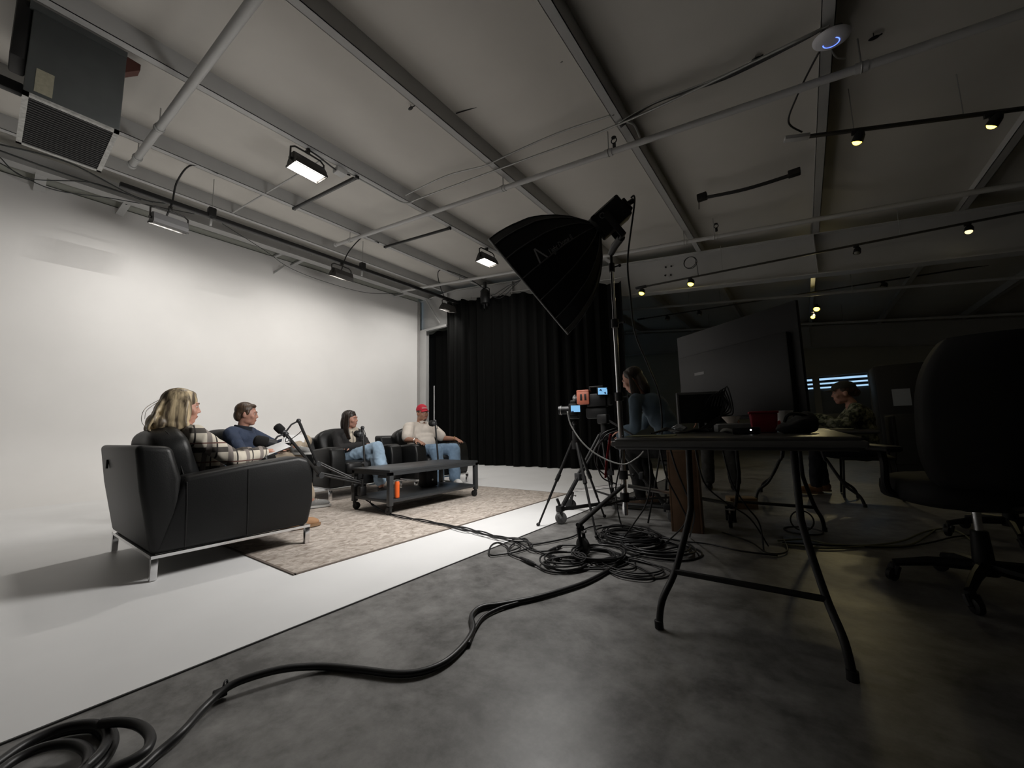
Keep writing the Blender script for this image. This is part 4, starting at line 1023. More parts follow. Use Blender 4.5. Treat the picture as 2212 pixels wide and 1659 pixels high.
# the screen side faces away from the viewer
sgn = 1 if tvn.dot(Vector((1, 0, 0))) > 0 else -1
nz_cam = tvn.dot(Vector((0, -1, 0)))
s_ = 1 if nz_cam > 0 else -1
MB().rbox((.05, min(s_ * .010, s_ * .055), zt0 + .02), (Wt - .05, max(s_ * .010, s_ * .055), zt0 + TVH * .74), .012, M4=MT).build('electronics_housing', TVM, tv)
MB().box((.01, min(-s_ * .012, -s_ * .014), zt0 + .01), (Wt - .01, max(-s_ * .012, -s_ * .014), zt0 + TVH - .01), MT).build('screen', M('dark_screen', (.01, .01, .012), .2), tv, smooth=False)
for q in (.25, Wt - .25):
    MB().rbox((q - .02, -.11, 0), (q + .02, .11, .02), .006, M4=MT).rbox((q - .015, -.015, .01), (q + .015, .015, zt0 + .02), .004, M4=MT).build('foot', BLACKP, tv)
MB().box((Wt - .32, min(s_ * .055, s_ * .0565), zt0 + TVH * .5), (Wt - .22, max(s_ * .055, s_ * .0565), zt0 + TVH * .53), MT).build('sticker', M('pale_sticker', (.3, .3, .3), .5), tv, smooth=False)

# ============================================================ THINGS ON THE NEAR TABLE
def onto(u, v, z=FTZ): return pz(u, v, z)
ft = FTZ + .001
def tp(u, y, z=ft):
    q = py(u, 930, y); return (q[0], y, z)
# small monitor in an open stand, with a tangle of leads
sm = thing('small_monitor', 'small dark monitor with a bundle of cables at its back', 'monitor', tp(1518, 2.95), math.radians(25))
MB().rbox((-.15, -.012, .06), (.15, .012, .27), .005).build('panel', BLACKP, sm)
MB().rbox((-.155, -.02, .255), (.155, .02, .272), .004).rbox((-.155, -.02, .05), (-.14, .02, .27), .004).build('bezel', M('bezel_grey', (.10, .10, .10), .4), sm)
MB().rbox((-.08, -.07, 0), (.08, .07, .012), .005).rbox((-.02, .015, .01), (.02, .03, .18), .004).build('stand', BLACKM, sm)
for k in range(6):
    a = .5 + k * .35
    MB().tube(crom([(.02 + .02 * k, -.02, .17), (.06 + .02 * k, -.05, .24 + .012 * k), (.13 + .01 * k, -.06, .22 - .02 * k), (.10, -.06, .10), (.05 - .02 * k, -.08, .01)], 6), .0045, 6).build('cable', CABLE, sm)
bx = thing('document_tray', 'pale low tray under the white bowl', 'tray', tp(1590, 2.75), .3)
MB().rbox((-.11, -.08, 0), (.11, .08, .045), .006).build('tray', M('pale_tray', (.16, .165, .17), .5), bx)
MB().rbox((-.10, -.07, .045), (.10, .07, .05), .002).build('paper', M('paper', (.5, .5, .5), .7), bx)
bw = thing('white_bowl', 'small white bowl on the near folding table', 'bowl', (bx.location[0] - .02, bx.location[1] + .0, ft + .051))
MB().lathe([(.022, 0), (.026, .004), (.050, .036), (.053, .042), (.049, .040), (.024, .010), (.002, .008)], n=28).build('bowl', M('bowl_white', (.75, .68, .62), .45), bw)
rc = thing('red_container', 'dark red square food container on the near folding table', 'container', tp(1651, 2.30), .15)
RD = M('red_plastic', (.25, .012, .025), .35)
rc_b = rprism([(-.05, -.05), (.05, -.05), (.05, .05), (-.05, .05)], 0, .095, lambda a, b_, d: (a * (1 + d * 1.4), b_ * (1 + d * 1.4), d), .008, 2); rc_b.build('box', RD, rc)
MB().rbox((-.061, -.061, .092), (.061, .061, .104), .004).build('lid', RD, rc)
cu = thing('paper_cup', 'white paper cup with a red dot beside the red container', 'cup', tp(1697, 2.55))
MB().lathe([(.028, 0), (.030, .002), (.041, .105), (.043, .110), (.040, .110), (.028, .006)], n=28).build('cup', M('cup_white', (.62, .62, .6), .5), cu)
MB().ell((-.022, -.031, .045), (.012, .004, .014), Matrix.Rotation(.6, 3, 'Z'), 12, 8).build('red_dot', M('red_print', (.5, .03, .03), .5), cu)
bag = thing('black_bag', 'soft black bag slumped on the near folding table', 'bag', tp(1722, 2.05))
bb = MB().ell((0, 0, .03), (.075, .07, .035), None, 30, 16, .8, .9)
bb.v = [(x, y, max(0, z + .018 * math.sin(x * 38) * (z > .03) + .012 * math.sin(y * 50 + x * 20) * (z > .02))) for x, y, z in bb.v]
bb.build('bag_body', M('bag_cloth', (.012, .012, .012), .8), bag, smooth='all')
MB().tube(crom([(-.04, 0, .05), (-.02, -.03, .08), (.04, -.02, .07), (.07, .0, .03)], 6), .007, 6).build('strap', BLACKP, bag)
cl = thing('clear_wrap', 'crumpled clear plastic wrap on the near table corner', 'plastic wrap', tp(1466, 2.45))
cw = MB().ell((0, 0, .022), (.045, .035, .026), None, 14, 9)
cw.v = [(x + random.uniform(-.008, .008), y + random.uniform(-.008, .008), max(0, z + random.uniform(-.008, .008))) for x, y, z in cw.v]
cw.build('wrap', M('clear_wrap', (.3, .32, .34), .2), cl, smooth=False)
clip = thing('clipboard', 'pale clipboard lying by the arms of the woman in the cap', 'clipboard', (.22, 5.22, .732), .2)
MB().rbox((-.15, -.11, 0), (.15, .11, .01), .004).build('board', M('pale_board', (.5, .48, .38), .6), clip)
MB().rbox((-.15, -.04, .01), (-.125, .04, .02), .003).build('clip', ALU, clip)
tw = thing('cloth_towel', 'pale rumpled cloth lying on the near folding table', 'cloth', tp(1590, 2.30))
cw = MB().ell((0, 0, .010), (.075, .05, .014), None, 24, 10)
cw.v = [(x, y, max(0, z + .006 * math.sin(x * 90 + y * 40))) for x, y, z in cw.v]
cw.build('cloth', M('grey_cloth', (.18, .18, .17), .9), tw, smooth='all')
ys = thing('yellow_sheet', 'dull yellow sheet at the near table corner', 'paper', tp(1408, 1.85), .2)
MB().box((-.10, -.14, 0), (.10, .14, .002)).build('sheet', M('yellow_paper', (.22, .22, .11), .7), ys, smooth=False)
for k in range(4):
    a = k * .6
    cable('table_cable', [tp(1405 + 6 * k, 2.1 + .1 * k, ft + .006), tp(1440, 2.25 + .08 * k, ft + .02 + .004 * k), tp(1475 + 4 * k, 2.2 + .1 * k, ft + .008), tp(1500 + 10 * k, 2.4 + .1 * k, ft + .02), tp(1530, 2.6 + .05 * k, ft + .008)], .005, ['nearest black lead snaking across the folding table', 'second black lead snaking across the folding table', 'third black lead snaking across the folding table', 'farthest black lead snaking across the folding table'][k])
# led
ld = thing('power_brick', 'small black power brick with a white light on the table', 'power supply', tp(1612, 1.95))
MB().rbox((-.05, -.03, 0), (.05, .03, .03), .006).build('brick', BLACKP, ld)
MB().ell((.02, -.031, .018), (.0035, .002, .0035), None, 8, 6).build('light', M('white_led', (1, 1, 1), .4, emit=(1, 1, 1), estr=2.0), ld)

# ============================================================ UNDER AND BEHIND THE TABLE
wbx = pz(1470, 1150)
wc = thing('wooden_crate', 'upright brown wooden crate standing under the folding table', 'crate', (wbx[0] + .03, wbx[1] + .12, 0), .15)
WD = M('brown_plywood', (.17, .095, .052), .6, var=.2, vscale=9)
for a, c in (((-.11, -.11, 0), (-.095, .11, .60)), ((.095, -.11, 0), (.11, .11, .60)), ((-.095, .095, 0), (.095, .11, .60)), ((-.095, -.11, 0), (.095, -.095, .60)), ((-.11, -.11, .60), (.11, .11, .618))):
    MB().rbox(a, c, .003).build('panel', WD, wc)
bxp = pz(1600, 1100)
sb = thing('cardboard_box', 'small low cardboard box on the floor behind the table legs', 'box', (bxp[0], bxp[1] + .1, 0), .4)
MB().rbox((-.12, -.08, 0), (.12, .08, .10), .003).build('box', M('cardboard', (.26, .17, .09), .8), sb)
MB().box((-.12, -.012, .1), (.12, .012, .1015)).build('tape', M('tape', (.33, .27, .18), .3), sb, smooth=False)
# office chairs
FAB = M('chair_fabric', (.010, .010, .010), .75)
def office_chair(loc, rotz, label, proto=[None]):
    if proto[0]:
        t = copy_tree(proto[0]); t.location = loc; t.rotation_euler = (0, 0, rotz); t['label'] = label; return t
    t = thing('office_chair', label, 'office chair', loc, rotz, 'black office chairs')   # faces +y
    st = MB().ell((0, .02, .47), (.295, .28, .075), None, 36, 14, .5, .6)
    st.v = [(x, y, z - .05 * max(0, (y - .12)) / .15 * .5) for x, y, z in st.v]; st.build('seat', FAB, t, smooth='all')
    bk = MB().grid(lambda u, v: ((u - .5) * 2 * .27 * (1 - .25 * abs(2 * v - .9) ** 3), -.27 - .10 * v + .10 * ((u - .5) * 2) ** 2, .52 + .62 * v), 21, 21)
    f2 = MB().grid(lambda u, v: ((u - .5) * 2 * .275 * (1 - .25 * abs(2 * v - .9) ** 3), -.33 - .10 * v + .08 * ((u - .5) * 2) ** 2, .51 + .64 * v), 21, 21)
    sh = MB(); n = 21
    sh.add(bk.v, bk.f); sh.add(f2.v, [f[::-1] for f in f2.f])
    rim = [j * n for j in range(n)] ; O = n * n
    loop = [i for i in range(n)] + [j * n + n - 1 for j in range(1, n)] + [(n - 1) * n + i for i in range(n - 2, -1, -1)] + [j * n for j in range(n - 2, 0, -1)]
    sh.f += [(loop[i], loop[(i + 1) % len(loop)], O + loop[(i + 1) % len(loop)], O + loop[i]) for i in range(len(loop))]
    sh.build('backrest', FAB, t, smooth='all')
    MB().tube([(0, -.15, .42), (0, -.32, .44), (0, -.38, .60), (0, -.40, .80)], .022, 8, flat=.5).build('back_bracket', BLACKM, t)
    for sx in (-1, 1):
        MB().tube(crom([(sx * .22, -.02, .43), (sx * .32, -.02, .46), (sx * .335, -.05, .60), (sx * .33, -.02, .66)], 5), .017, 8).build('arm_post', BLACKP, t)
        MB().rbox((sx * .33 - .035, -.16, .655), (sx * .33 + .035, .14, .685), .014).build('arm_pad', BLACKP, t)
    MB().rbox((-.10, -.12, .385), (.10, .12, .43), .012).build('mechanism', BLACKM, t)
    MB().tube([(.1, .02, .41), (.24, .04, .405)], .007, 8).build('lever', BLACKM, t)
    MB().cyl((0, 0, .26), (0, 0, .39), .016, 14).build('gas_piston', CHROME, t)
    MB().lathe([(.038, .13), (.036, .16), (.030, .28), (.026, .285)], n=18).build('column_cover', BLACKP, t)
    MB().cyl((0, 0, .09), (0, 0, .14), .045, 18).build('hub', BLACKP, t)
    for k in range(5):
        a = 2 * PI * k / 5 + .3; c, s = math.cos(a), math.sin(a)
        MB().tube([(c * .03, s * .03, .125), (c * .18, s * .18, .115), (c * .31, s * .31, .085)], [.026, .022, .017], 8).build('base_arm', BLACKP, t)
        caster(t, c * .305, s * .305, .085, .03, False, a + .8)
    proto[0] = t; return t
hb_ = pz(2140, 1262)
office_chair((hb_[0] - .05, hb_[1] - .18, 0), math.radians(15), 'large black office chair at the right edge of the picture')
office_chair((1.05, 4.15, 0), math.radians(100), 'black office chair farther back beside the far table')
# dark kiosk
kp = pz(1935, 1010)
kk = thing('drinks_machine', 'tall dark machine with a small pale window in the background', 'machine', (1.20, 8.1, 0), .0)
MB().rbox((-.31, -.3, 0), (.31, .3, 1.62), .02).build('cabinet', M('machine_black', (.012, .012, .012), .5), kk)
MB().box((-.15, -.305, 1.02), (.04, -.30, 1.26)).build('window', M('dull_window', (.30, .32, .34), .5), kk, smooth=False)
MB().rbox((-.27, -.315, .2), (.27, -.30, .9), .006).build('front_door', M('machine_black2', (.02, .02, .02), .4), kk)
MB().tube([(.22, -.323, .5), (.22, -.323, .75)], .01, 8).build('handle', ALU, kk)
# ============================================================ CABLES ON THE FLOOR
def fl_pts(L, z=.012): return [pz(u, v, z if len(q) == 0 else q[0]) for (u, v, *q) in L]
cable('power_cable', fl_pts([(1345, 1205), (1320, 1228), (1270, 1256), (1215, 1275), (1150, 1293), (1085, 1305), (1040, 1312), (1019, 1330), (1022, 1358), (1005, 1390), (965, 1428), (915, 1450), (860, 1456), (780, 1447), (700, 1440), (620, 1444, .03), (545, 1462, .035), (490, 1486, .03), (440, 1530, .02), (395, 1580, .02), (340, 1628), (290, 1672), (210, 1720)], .013), .0115, 'thick black power cable sweeping across the concrete foreground', n=8, seg=10)
cable('power_cable', fl_pts([(1120, 1302), (1080, 1314), (1045, 1332), (1025, 1360), (1012, 1392)], .011), .008, 'thinner black cable splitting off the thick foreground cable')
q = pz(486, 1490, .02)
tg = thing('cable_tab', 'small black tie tab on the thick foreground cable', 'cable tie', (q[0], q[1], .006))
MB().rbox((-.012, -.03, 0), (.012, .004, .022), .003).build('tab', BLACKP, tg); MB().torus((0, 0, .026), (.6, .7, 0), .014, .003, 14, 6).build('band', BLACKP, tg)
cc_ = thing('coiled_cable', 'loose coil of thick black cable at the bottom left corner', 'cable', tuple(pz(120, 1640)))
o0 = Vector(pz(120, 1640))
for L in ([(-60, 1690), (0, 1645), (60, 1605), (130, 1574), (190, 1564), (222, 1570), (233, 1592), (215, 1628), (165, 1675), (120, 1720)], [(-60, 1720), (20, 1650), (90, 1616), (150, 1607), (185, 1620), (190, 1645), (160, 1690)], [(215, 1563), (265, 1560), (302, 1568), (324, 1590), (318, 1618), (285, 1642), (235, 1666), (180, 1700)], [(205, 1566), (238, 1578), (245, 1602), (232, 1634), (200, 1668), (150, 1710)], [(-60, 1700), (10, 1640), (80, 1600), (150, 1578), (205, 1574), (226, 1590)]):
    zz = .014 + .022 * (len(L) % 3)
    MB().tube(crom([Vector(pz(u, v, zz)) - o0 for u, v in L], 8), .0115, 10).build('loop', CABLE, cc_, smooth='all')
XL_ = ['left strand of the cable run from the coffee table to the cameras', 'middle strand of the cable run from the coffee table', 'right strand of the cable run from the coffee table']
for k in range(3):
    rnd = random.Random(k)
    L = [(790 + 3 * k, 1080, .10), (808, 1092, .03), (835, 1108), (870, 1117), (915, 1126), (960, 1135), (1005, 1144), (1040, 1150), (1075, 1158), (1110, 1166), (1140, 1168)]
    L = [(u + rnd.uniform(-4, 4), v + rnd.uniform(-4, 4) * (1 if i > 2 else 0), *(q or [.024])) for i, (u, v, *q) in enumerate(L)]
    ends = [[(1150, 1176), (1200, 1168), (1240, 1158), (1270, 1140), (1300, 1135)], [(1150, 1180), (1115, 1192), (1085, 1197), (1058, 1198), (1060, 1180), (1075, 1172), (1095, 1180), (1100, 1195), (1125, 1206)], [(1148, 1182), (1160, 1190), (1182, 1198)]][k]
    cable('mic_cable', fl_pts(L + [(u, v, .012) for u, v in ends], .012), .0055, XL_[k], n=6, seg=6, group='microphone cables from the coffee table')
cable('mic_cable', fl_pts([(1110, 1170), (1125, 1180), (1100, 1190), (1105, 1178), (1120, 1172), (1150, 1189), (1185, 1190)], .016), .005, 'thin cable curling beside the cable connectors on the concrete')
def xlr(u0, v0, u1, v1, label, silver=False):
    a = Vector(pz(u0, v0, .014)); c = Vector(pz(u1, v1, .014)); t = thing('cable_connector', label, 'connector', tuple(a), 0, 'cable connectors on the concrete')
    d = c - a
    MB().tube([Vector((0, 0, 0)), d * .15, d * .45, d * .5, d * .85, d], [.005, .009, .0105, .0115, .0115, .006], 10).build('shell', BLACKP, t)
    MB().tube([d * .5, d * .56], .012, 10).build('ring', ALU if silver else GUNM, t)
xlr(1123, 1204, 1157, 1220, 'lowest black cable connector left of the round coil')
xlr(1177, 1196, 1212, 1209, 'middle black cable connector above the round coil')
xlr(1184, 1190, 1214, 1179, 'upper cable connector with a silver ring', True)
def coil(u, v, R, n, r, label, squash=1.0, z=.008, seed=0):
    c = Vector(pz(u, v)); c.z = 0; rnd = random.Random(seed); t = thing('cable_coil', label, 'cable coil', tuple(c), 0, 'cable coils on the concrete')
    for k in range(n):
        rr = R * (1 - .10 * (k % 4) + rnd.uniform(-.05, .05)); ox, oy = rnd.uniform(-.02, .02), rnd.uniform(-.02, .02); zz = z + r * 1.2 * k
        pts = [(ox + rr * math.cos(a) * (1 + .06 * math.sin(2 * a + k)), oy + rr * squash * math.sin(a), zz + .004 * math.sin(3 * a + k)) for a in [2 * PI * i / 36 for i in range(37)]]
        MB().tube(pts, r, 6, cap=False).build('loop', CABLE, t, smooth='all')
    return t
coil(1222, 1222, .135, 6, .0055, 'tidy round coil of thin black cable nearest the camera', seed=1)
coil(1290, 1207, .165, 6, .006, 'wider round coil of black cable beside the stand caster', seed=2)
coil(1360, 1172, .22, 9, .0055, 'messy pile of black cable loops at the foot of the light stand', .85, seed=3)
coil(1352, 1158, .16, 7, .0055, 'tangle of black cable loops behind the messy pile', 1.1, seed=4)
coil(1420, 1190, .24, 6, .0055, 'flat loops of black cable under the folding table edge', .8, seed=6)
coil(1365, 1228, .20, 3, .004, 'thin wide cable loops beside the thick foreground cable', .7, seed=8)
loose = [([(1157, 1220), (1180, 1232), (1210, 1236), (1262, 1230), (1330, 1230), (1368, 1228), (1372, 1215)], 'thin cable running from the lowest connector past the round coil'),
 ([(1214, 1178), (1245, 1178), (1280, 1180), (1310, 1188), (1330, 1205), (1370, 1220), (1400, 1235), (1412, 1247), (1390, 1252), (1340, 1245), (1310, 1230)], 'thin cable from the ringed connector making a wide loop'),
 ([(1212, 1209), (1250, 1212), (1300, 1218), (1350, 1205), (1400, 1195), (1470, 1180)], 'black cable from the middle connector leading under the table'),
 ([(1400, 1140), (1450, 1165), (1530, 1175), (1600, 1190), (1680, 1200)], 'black cable lying between the folding table legs'),
 ([(1560, 1150), (1620, 1170), (1660, 1195), (1700, 1190), (1690, 1160)], 'black cable curling near the right table leg'),
 ([(1690, 1172), (1760, 1176), (1850, 1180), (1940, 1182), (2010, 1172), (2060, 1160), (2110, 1155)], 'black cable running right across the dim floor')]
for L, lb in loose: cable('floor_cable', fl_pts(L, .012), .0055, lb, n=8, seg=6)
YC = M('dull_yellow_cable', (.16, .16, .09), .5)
cable('extension_cord', fl_pts([(1680, 1168), (1740, 1165), (1800, 1176), (1880, 1178), (1950, 1168), (2000, 1148), (2050, 1142), (2090, 1160), (2110, 1190)], .012), .006, 'pale yellowish cord arching across the dim floor at right', YC)
cable('extension_cord', fl_pts([(1690, 1175), (1780, 1184), (1880, 1180), (1960, 1178), (1998, 1160), (2020, 1145)], .012), .006, 'second pale yellowish cord lying behind the office chair', YC)
hang = [([(1445, 960, 1.95), (1460, 1010, 1.98), (1480, 1060, 2.05), (1500, 1110, 2.3)], (1490, 1160), 'black cable hanging off the left table edge nearest the leg'),
 ([(1425, 965, 2.1), (1440, 1030, 2.15), (1470, 1090, 2.25), (1480, 1130, 2.4)], (1430, 1180), 'black cable hanging off the left table edge in a long curve'),
 ([(1400, 965, 2.3), (1405, 1040, 2.4), (1395, 1090, 2.5), (1370, 1130, 2.6)], (1345, 1165), 'black cable hanging down toward the cable pile'),
 ([(1500, 960, 2.3), (1520, 1040, 2.4), (1560, 1080, 2.5), (1620, 1120, 2.6)], (1660, 1180), 'black cable slanting below the table toward the right leg'),
 ([(1560, 970, 2.6), (1580, 1040, 2.6), (1610, 1090, 2.6), (1640, 1130, 2.6)], (1650, 1190), 'black cable dropping from the middle of the table')]
for L, e, lb in hang: cable('hanging_cable', [pd(u, v, d) for u, v, d in L] + [pz(*e, .01)], .005, lb)
rg = pz(1735, 1148)
lo = thing('cable_loop', 'black cable loop standing upright on the dim floor', 'cable', (rg[0], rg[1], 0))
MB().torus((0, 0, .078), (.2, -1, 0), .072, .0055, 28, 6).build('loop', CABLE, lo); MB().torus((0, 0, .006), (0, 0, 1), .12, .0055, 24, 6).build('floor_turn', CABLE, lo)
# ============================================================ PEOPLE
def organic(mb, voxel, smooth=6, fac=.5):
    """one continuous closed surface from overlapping closed pieces"""
    me = mb.mesh('tmp'); o = bpy.data.objects.new('tmp', me); COL.objects.link(o)
    r = o.modifiers.new('r', 'REMESH'); r.mode = 'VOXEL'; r.voxel_size = voxel; r.adaptivity = 0.0
    s = o.modifiers.new('s', 'SMOOTH'); s.factor = fac; s.iterations = smooth
    dg = bpy.context.evaluated_depsgraph_get(); out = bpy.data.meshes.new_from_object(o.evaluated_get(dg))
    bpy.data.objects.remove(o); bpy.data.meshes.remove(me)
    for p in out.polygons: p.use_smooth = True
    return out
def wrinkle(me, amp, freq, seed=0.0, stretch=(1, 1, 1)):
    n = [v.normal.copy() for v in me.vertices]
    for v, nn in zip(me.vertices, n):
        c = v.co; q = Vector((c.x * freq * stretch[0] + seed, c.y * freq * stretch[1], c.z * freq * stretch[2]))
        a = mnoise.noise(q) + .5 * mnoise.noise(q * 2.3); a = 1 - 2.2 * abs(a)      # creased folds
        v.co = c + nn * (amp * a)
    me.update(); return me
def put(me, name, mat, parent):
    me.name = name; me.materials.clear(); me.materials.append(mat)
    o = bpy.data.objects.new(name, me); COL.objects.link(o); o.parent = parent
    return o
def cap_(mb, a, ra, b_, rb, n=14):
    a = Vector(a); b_ = Vector(b_); mb.tube([a, a.lerp(b_, .5), b_], [ra, (ra + rb) / 2, rb], n)
    mb.ell(a, (ra,) * 3, None, n, 8); mb.ell(b_, (rb,) * 3, None, n, 8); return mb
def limb(mb, pts, rs):
    for i in range(len(pts) - 1): cap_(mb, pts[i], rs[i], pts[i + 1], rs[i + 1])
    return mb
def skin_mat(name, col):
    m = M(name, col, .5, var=.06, vscale=25); m.node_tree.nodes['Principled BSDF'].inputs['Subsurface Weight'].default_value = .08
    m.node_tree.nodes['Principled BSDF'].inputs['Subsurface Radius'].default_value = (.02, .008, .004)
    return m
def head_parts(mb, Hm, s=1.0, jaw=1.0):
    """head in its own frame: +y is the face, +z up, origin at ear level"""
    R3 = Hm.to_3x3()
    def E(c, r): mb.ell(Hm @ (Vector(c) * s), [q * s for q in r], R3, 20, 14)
    E((0, -.018, .048), (.076, .096, .085)); E((0, .005, .01), (.072, .085, .085))
    E((0, .030, -.035), (.058 * jaw, .062, .075)); E((0, .052, -.088), (.034 * jaw, .034, .026)); E((.034 * jaw, .018, -.068), (.024, .045, .03)); E((-.034 * jaw, .018, -.068), (.024, .045, .03))
    E((0, .079, .034), (.050, .016, .012)); E((.034, .060, -.022), (.030, .024, .030)); E((-.034, .060, -.022), (.030, .024, .030)); E((0, .070, -.045), (.034, .022, .034)); E((.032, .074, .026), (.018, .012, .007)); E((-.032, .074, .026), (.018, .012, .007))
    cap_(mb, Hm @ (Vector((0, .086, .020)) * s), .0075 * s, Hm @ (Vector((0, .104, -.020)) * s), .0098 * s)
    E((.009, .094, -.025), (.008, .010, .007)); E((-.009, .094, -.025), (.008, .010, .007))
    E((0, .086, -.053), (.022, .010, .006)); E((0, .084, -.065), (.020, .010, .008))
    for sx in (-1, 1):
        mb.ell(Hm @ (Vector((sx * .076, -.010, -.005)) * s), [.010 * s, .020 * s, .031 * s], R3 @ Matrix.Rotation(sx * .25, 3, 'Z'), 12, 8)
def face_bits(parent, Hm, s, hairc, lip=(.42, .16, .14)):
    R3 = Hm.to_3x3()
    for sx in (-1, 1):
        p = Hm @ (Vector((sx * .031, .0735, .012)) * s)
        e = MB().ell(p, [.0115 * s, .0115 * s, .0075 * s], R3, 12, 8).build('eye', M('eye_white', (.62, .60, .58), .3), parent)
        MB().ell(Hm @ (Vector((sx * .031, .0825, .0118)) * s), [.0060 * s, .0035 * s, .0060 * s], R3, 10, 6).build('iris', M('iris_brown', (.035, .022, .015), .25), e)
        MB().tube([Hm @ (Vector((sx * .014, .0925, .033)) * s), Hm @ (Vector((sx * .032, .0895, .038)) * s), Hm @ (Vector((sx * .049, .074, .033)) * s)], [.003 * s, .0042 * s, .002 * s], 6).build('eyebrow', hairc, parent)
    MB().ell(Hm @ (Vector((0, .0925, -.0545)) * s), [.020 * s, .0045 * s, .004 * s], R3, 12, 6).ell(Hm @ (Vector((0, .091, -.0625)) * s), [.017 * s, .0045 * s, .0045 * s], R3, 12, 6).build('lips', M('lips', lip, .45), parent)
def hand(mb, wrist, d, up, s=1.0, curl=.35, side=1, spread=.12):
    """palm plus five fingers; d points from wrist to knuckles, up is the back of the hand"""
    d = Vector(d).normalized(); up = Vector(up); up = (up - d * up.dot(d)).normalized(); sd = d.cross(up) * side
    w_ = Vector(wrist); F = Matrix((sd, d, up)).transposed()
    mb.ell(w_ + d * .045 * s, [.040 * s, .055 * s, .017 * s], F, 14, 10)
    cap_(mb, w_ - d * .02 * s, .026 * s, w_ + d * .02 * s, .025 * s)
    for k, (off, ln) in enumerate(((-.030, .060), (-.010, .072), (.011, .068), (.030, .054))):
        a = (k - 1.5) * spread
        b0 = w_ + d * .085 * s + sd * off * s; dd = (d * math.cos(a) + sd * math.sin(a)).normalized()
        p1 = b0 + (dd * math.cos(curl) - up * math.sin(curl)) * ln * .5 * s
        p2 = p1 + (dd * math.cos(curl * 2.1) - up * math.sin(curl * 2.1)) * ln * .3 * s
        p3 = p2 + (dd * math.cos(curl * 2.9) - up * math.sin(curl * 2.9)) * ln * .2 * s
        limb(mb, [b0 - d * .015 * s, p1, p2, p3], [.0095 * s, .0088 * s, .0078 * s, .0066 * s])
    t0 = w_ + d * .02 * s - sd * .030 * s; t1 = t0 + (d * .6 - sd * .7 - up * .25).normalized() * .042 * s; t2 = t1 + (d * .85 - sd * .25 - up * .35).normalized() * .034 * s
    limb(mb, [t0, t1, t2], [.014 * s, .0105 * s, .008 * s])
def head_matrix(pos, yaw, pitch=0.0, roll=0.0):
    return Matrix.Translation(pos) @ Matrix.Rotation(yaw - PI / 2, 4, 'Z') @ Matrix.Rotation(pitch, 4, 'X') @ Matrix.Rotation(roll, 4, 'Y')
def shoe(parent, ankle, d, mat, sole, L=.27, laces=None):
    d = Vector((d[0], d[1], 0)).normalized(); n = Vector((-d.y, d.x, 0)); a = Vector(ankle); zf = a.z
    F = Matrix((n, d, Vector((0, 0, 1)))).transposed()
    m = MB()
    base = Vector((a.x, a.y, zf))
    m.ell(base + d * L * .28 + Vector((0, 0, .042)), [.046, L * .40, .040], F, 18, 10)
    m.ell(base + d * L * .50 + Vector((0, 0, .034)), [.048, L * .22, .032], F, 16, 10)
    m.ell(base - d * .01 + Vector((0, 0, .055)), [.040, .055, .055], F, 16, 10)
    o = put(organic(m, .008, 4), 'shoe', mat, parent)
    s = MB(); pts = []
    for k in range(28):
        t = 2 * PI * k / 28; pts.append((.048 * math.copysign(abs(math.cos(t)) ** .8, math.cos(t)), L * .27 + L * .5 * math.sin(t)))
    s.prism(pts, 0.0, .022, lambda p, q, h_: tuple(base + n * p + d * q + Vector((0, 0, h_ - .0))))
    s.build('sole', sole, o)
    if laces:
        for k in range(5):
            c = base + d * (L * .20 + .022 * k) + Vector((0, 0, .085 - .007 * k))
            MB().tube([c - n * .022, c + Vector((0, 0, .004)), c + n * .022], .0028, 5).build('lace', laces, o)
    return o
def shirt_shape(P, chest, belly, sh_r, arms, ua, fa, cuff_at=1.0):
    """torso plus sleeves as one garment; P: pelvis, waist, chest, neck, shl, shr"""
    m = MB()
    up = (Vector(P['neck']) - Vector(P['pelvis'])).normalized(); acr = (Vector(P['shr']) - Vector(P['shl'])).normalized(); fw = up.cross(acr).normalized()
    F = Matrix((acr, fw, up)).transposed()
    m.ell(P['chest'], chest, F, 24, 16); m.ell(P['waist'], belly, F, 24, 16); m.ell(P['pelvis'], [belly[0] * .98, belly[1] * .95, .10], F, 20, 12)
    m.ell(Vector(P['chest']).lerp(Vector(P['waist']), .5), [(chest[0] + belly[0]) / 2, (chest[1] + belly[1]) / 2, .13], F, 20, 12)
    cap_(m, P['shl'], sh_r, P['shr'], sh_r)
    cap_(m, Vector(P['neck']) - up * .06, sh_r * .9, Vector(P['neck']) - up * .015, sh_r * .72)
    for a in arms:
        S_, E_, W_ = [Vector(q) for q in a]
        if cuff_at >= 1.0: limb(m, [S_, E_, E_.lerp(W_, .93)], [ua, fa * 1.12, fa])
        else: limb(m, [S_, S_.lerp(E_, cuff_at)], [ua, ua * 1.02])
    return m

